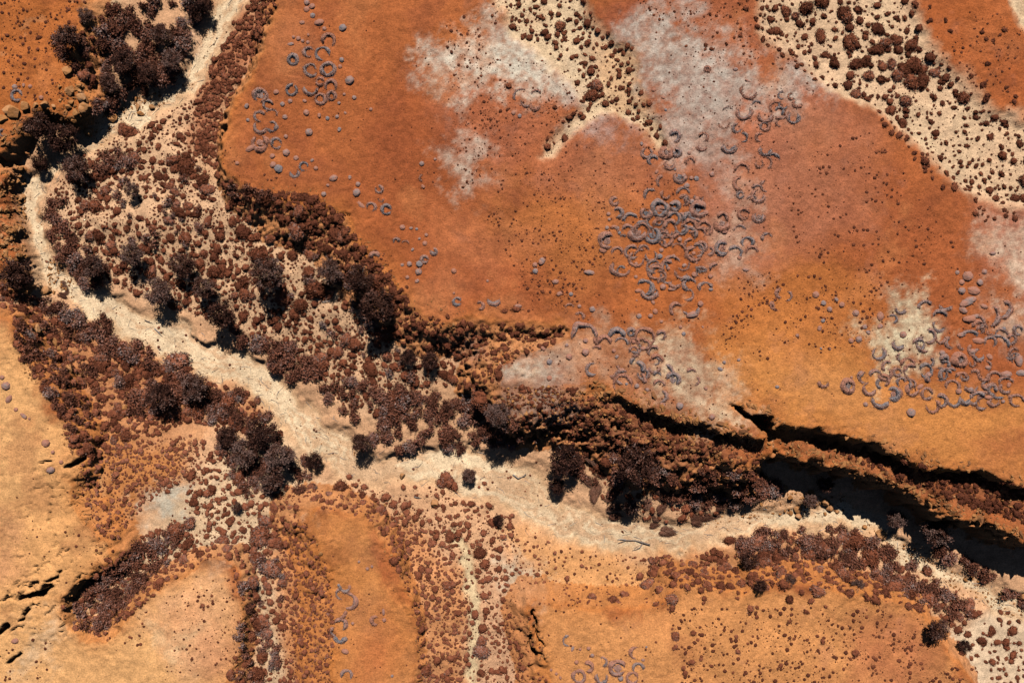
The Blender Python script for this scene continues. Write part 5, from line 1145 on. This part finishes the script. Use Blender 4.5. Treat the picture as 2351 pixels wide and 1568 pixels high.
def rim(line, n, r0, r1, spread, seed):
    q = random.Random(seed); L = [math.dist(line[i], line[i + 1]) for i in range(len(line) - 1)]; tot = sum(L)
    for _ in range(n):
        u = q.uniform(0, tot); i = 0
        while u > L[i] and i < len(L) - 1: u -= L[i]; i += 1
        t = u / L[i]; px = line[i][0] + t * (line[i + 1][0] - line[i][0]) + q.gauss(0, spread); py = line[i][1] + t * (line[i + 1][1] - line[i][1]) + q.gauss(0, spread)
        x, y, z = ground(px, py); r = (r0 + (r1 - r0) * q.random() ** 3) * S0
        rub.append((x, y, z - .1 * r, r, q.uniform(0, 6.28), q.randrange(7), q.uniform(.2, .65), 1.35, 0))
rim([(1370,892),(1430,908),(1480,932),(1560,958),(1640,982),(1735,1000)], 260, 1.2, 8, 11, 21)
rim([(1675,916),(1735,946),(1757,942),(1764,975),(1900,993),(2000,1012),(2060,1032),(2130,1060),(2280,1090),(2351,1103)], 240, 1.0, 6, 8, 22)
rim([(1770,1025),(1840,1043),(1900,1053),(1960,1073),(2020,1097),(2085,1124),(2150,1157),(2220,1187),(2351,1238)], 380, 1.2, 8, 12, 23)
rim([(502,385),(530,408),(600,430),(720,445),(800,500),(880,610),(935,685),(1100,730)], 160, 1.0, 3.0, 5, 24)
rim([(28,745),(55,835),(140,955),(182,1050),(175,1160),(235,1235),(250,1270),(205,1323),(151,1380),(144,1430)], 320, 1.0, 5, 8, 25)
rim([(555,1340),(563,1400),(556,1470),(525,1568)], 90, 1.0, 4, 4, 26)
rim([(880,1245),(945,1370),(956,1430),(956,1500)], 70, .8, 3, 4, 27)
rim([(1215,1400),(1228,1440),(1258,1520)], 80, 1.0, 4.5, 6, 28)
rim([(1500,1393),(1620,1350),(1870,1328),(1950,1360),(2080,1380),(2170,1480)], 120, 1, 3.5, 6, 29)
rim([(0,335),(25,318),(55,268),(100,252),(150,270),(200,275),(196,220)], 200, 1.5, 6, 8, 30)
for _ in range(900):
    q = rg.randrange(len(CHANNEL) - 1); t = rg.random(); A, B = CHANNEL[q], CHANNEL[q + 1]; w = A[2] + t * (B[2] - A[2])
    px, py = A[0] + t * (B[0] - A[0]) + rg.gauss(0, w * .6), A[1] + t * (B[1] - A[1]) + rg.gauss(0, w * .6)
    x, y, z = ground(px, py); r = (.5 + 2.0 * rg.random() ** 4) * S0
    rub.append((x, y, z, r, rg.uniform(0, 6.28), rg.randrange(7), rg.uniform(.1, 1.0), 1.2, 0))
RK1 = []
for s in range(7):
    r_ = np.random.default_rng(950 + s); V, F = ICO[0]; V = V * (1 + .25 * r_.normal(size=len(V)))[:, None] * np.array([1, .8, .7]); RK1.append((V, F, np.full(len(V), .5)))
V, F, T = instance_all(RK1, rub)
tag(link('rubble', mesh_np('rubble', V, F, T, False, M_ROCK)), 'loose orange-brown rubble under the cliffs and ledges', 'rubble', kind='stuff')

# ------------------------------------------------------------------ windswept tussocks on the creek bar
def tussock_mesh(seed):
    r = np.random.default_rng(seed); V, F = dome(2, seed, 3, .42, 1.6)
    V = V * np.array([1.0, .62, 1.0])
    n = 1300; k = r.integers(0, len(V), n); C = V[k] * r.uniform(.75, 1.05, n)[:, None]
    C = C[C[:, 2] > -.05]; n = len(C)
    d = np.stack([np.full(n, 1.0), r.normal(size=n) * .22 + C[:, 1] * .35, r.normal(size=n) * .16 + .08], 1)
    s = np.cross(d, r.normal(size=(n, 3))); s /= np.linalg.norm(s, axis=1)[:, None]
    L = r.uniform(.16, .5, n)[:, None]
    BV = np.stack([C - s * .017, C + s * .017, C + d * L], 1).reshape(-1, 3); BF = np.arange(len(BV)).reshape(-1, 3)
    return (V * .86, F, np.full(len(V), .15)), (BV, BF, np.clip(.5 + .25 * r.normal(size=n), 0, 1).repeat(3))
TUS = [tussock_mesh(1200 + i) for i in range(4)]
TUS_ME = [(mesh_np('tuft', *a, True, M_GRASS), mesh_np('blades', *b, False, M_GRASS)) for a, b in TUS]
for i, (t, cx, cy, L, ang) in enumerate([('K',1010,305,58,-28),('K',1015,370,34,-15),('K',1110,362,36,10),('K',925,395,56,60),('K',1010,430,50,35),('K',700,425,60,10),('K',1220,505,70,-5),('K',1300,485,60,-8),('K',1040,578,62,-6),('K',580,330,78,70),
        ('K',520,240,60,-30),('K',680,360,50,20),('K',960,540,40,5),('K',1185,437,30,8),('K',965,490,42,-10),('K',720,470,64,12),('K',1360,480,36,0),('K',820,440,50,30),('K',1190,370,44,40),('K',1230,430,40,-10),('K',1060,590,44,-12),('K',560,120,54,-30),('K',615,215,44,20),
        ('K',1310,400,50,10),('K',1400,410,60,12),('K',1500,400,64,14),('K',1590,370,56,16),('K',470,210,36,-60),('E',410,400,24,-15),('E',420,425,26,-15),('E',430,450,28,-15),('E',425,475,24,-15),('E',400,485,36,-30)]):
    px, py = tD(t, cx, cy); x, y, z = ground(px, py); k = L * CROP * S0
    root = link('grass_tussock', None); root.empty_display_size = .3; root.location = (x, y, z); root.rotation_euler = (0, 0, R(ang)); root.scale = (k, k, k)
    a, b = TUS_ME[i % 4]; tu = link('tuft', a, root); link('blades', b, root)
    if t == 'K': tag(root, ('long ' if L >= 56 else 'mid-sized ' if L >= 44 else 'short ') + 'windswept brown grass tussock combed sideways on the creek bar', 'tussock', 'windswept tussocks on the creek bar')
    else: tag(root, 'small combed grass tussock on the stony bank at the creek bend', 'tussock', 'small tussocks on the stony bank')

# ------------------------------------------------------------------ fallen branches
def fallen(t, arms, rad, label):
    P0 = tD(t, *arms[0][0]); x0, y0, z0 = ground(*P0)
    root = link('fallen_branch', None); root.location = (x0, y0, z0); root.empty_display_size = .2
    for j, arm in enumerate(arms):
        pts = []
        for i, (cx, cy) in enumerate(arm):
            x, y, z = ground(*tD(t, cx, cy)); pts.append((x - x0, y - y0, z - z0 + rad * .8 + .12 * (i % 2)))
        rr = [rad * (1 - .75 * i / (len(arm) - 1)) * (1 if j == 0 else .7) for i in range(len(arm))]
        v, f = tube(pts, rr, 6); link('stem' if j == 0 else 'side_branch', mesh_np('branch', v, f, np.full(len(v), .75), True, M_BARK), root)
    tag(root, label, 'branch')
fallen('K', [[(935,665),(890,648),(840,636),(780,632),(725,655)], [(890,648),(870,680),(845,695),(818,697)], [(780,632),(750,626),(722,630)]], .11, 'forked pale dead branch lying on sand by the south bank')
fallen('K', [[(40,205),(75,230),(105,220),(127,197)], [(105,220),(118,214),(128,206)]], .09, 'bent dark dead branch on the sand bar')
fallen('J', [[(1050,350),(1075,356),(1100,360)], [(1075,356),(1085,349)]], .08, 'short straight stick on the south creek sand')
fallen('E', [[(945,645),(970,655),(997,667)], [(970,655),(980,648)]], .07, 'thin dead stick on the cracked pale creek bed')
fallen('E', [[(1010,700),(1035,722),(1062,755)], [(1035,722),(1050,722)]], .08, 'dark broken branch beside a stone on the pale creek bed')
fallen('F', [[(450,530),(490,522),(520,515)], [(490,522),(500,532)]], .07, 'dead branch on pale sand between shrubs of the flat')
fallen('F', [[(1575,1320),(1555,1338),(1530,1345)], [(1555,1338),(1545,1328)]], .06, 'bare pale branch at the edge of the grey rubble')


# ------------------------------------------------------------------ twigs left by the last flood
tw = []; q = random.Random(31)
for _ in range(420):
    i = q.randrange(len(CHANNEL) - 1); t = q.random(); A, B = CHANNEL[i], CHANNEL[i + 1]; w = A[2] + t * (B[2] - A[2])
    px, py = A[0] + t * (B[0] - A[0]) + q.choice((-1, 1)) * abs(q.gauss(w * .7, w * .35)), A[1] + t * (B[1] - A[1]) + q.choice((-1, 1)) * abs(q.gauss(w * .7, w * .35))
    x, y, z = ground(px, py); L = q.uniform(.3, 1.3); a = math.atan2(A[1] - B[1], B[0] - A[0]) + q.gauss(0, .7); r = q.uniform(.018, .04)
    d = (math.cos(a) * L / 2, math.sin(a) * L / 2); e = q.gauss(0, .1)
    P = [(x - d[0], y - d[1]), (x + e, y + e), (x + d[0], y + d[1])]
    v, f = tube([(a_, b_, gz(a_, b_) + r * .7) for a_, b_ in P], [r, r * .8, r * .35], 4); tw.append((v, f, q.uniform(.0, .7)))
V, F, T = join(tw)
tag(link('twig_litter', mesh_np('twig_litter', V, F, T, False, M_BARK)), 'thin dead twigs strewn along the creek sand', 'twigs', kind='stuff')
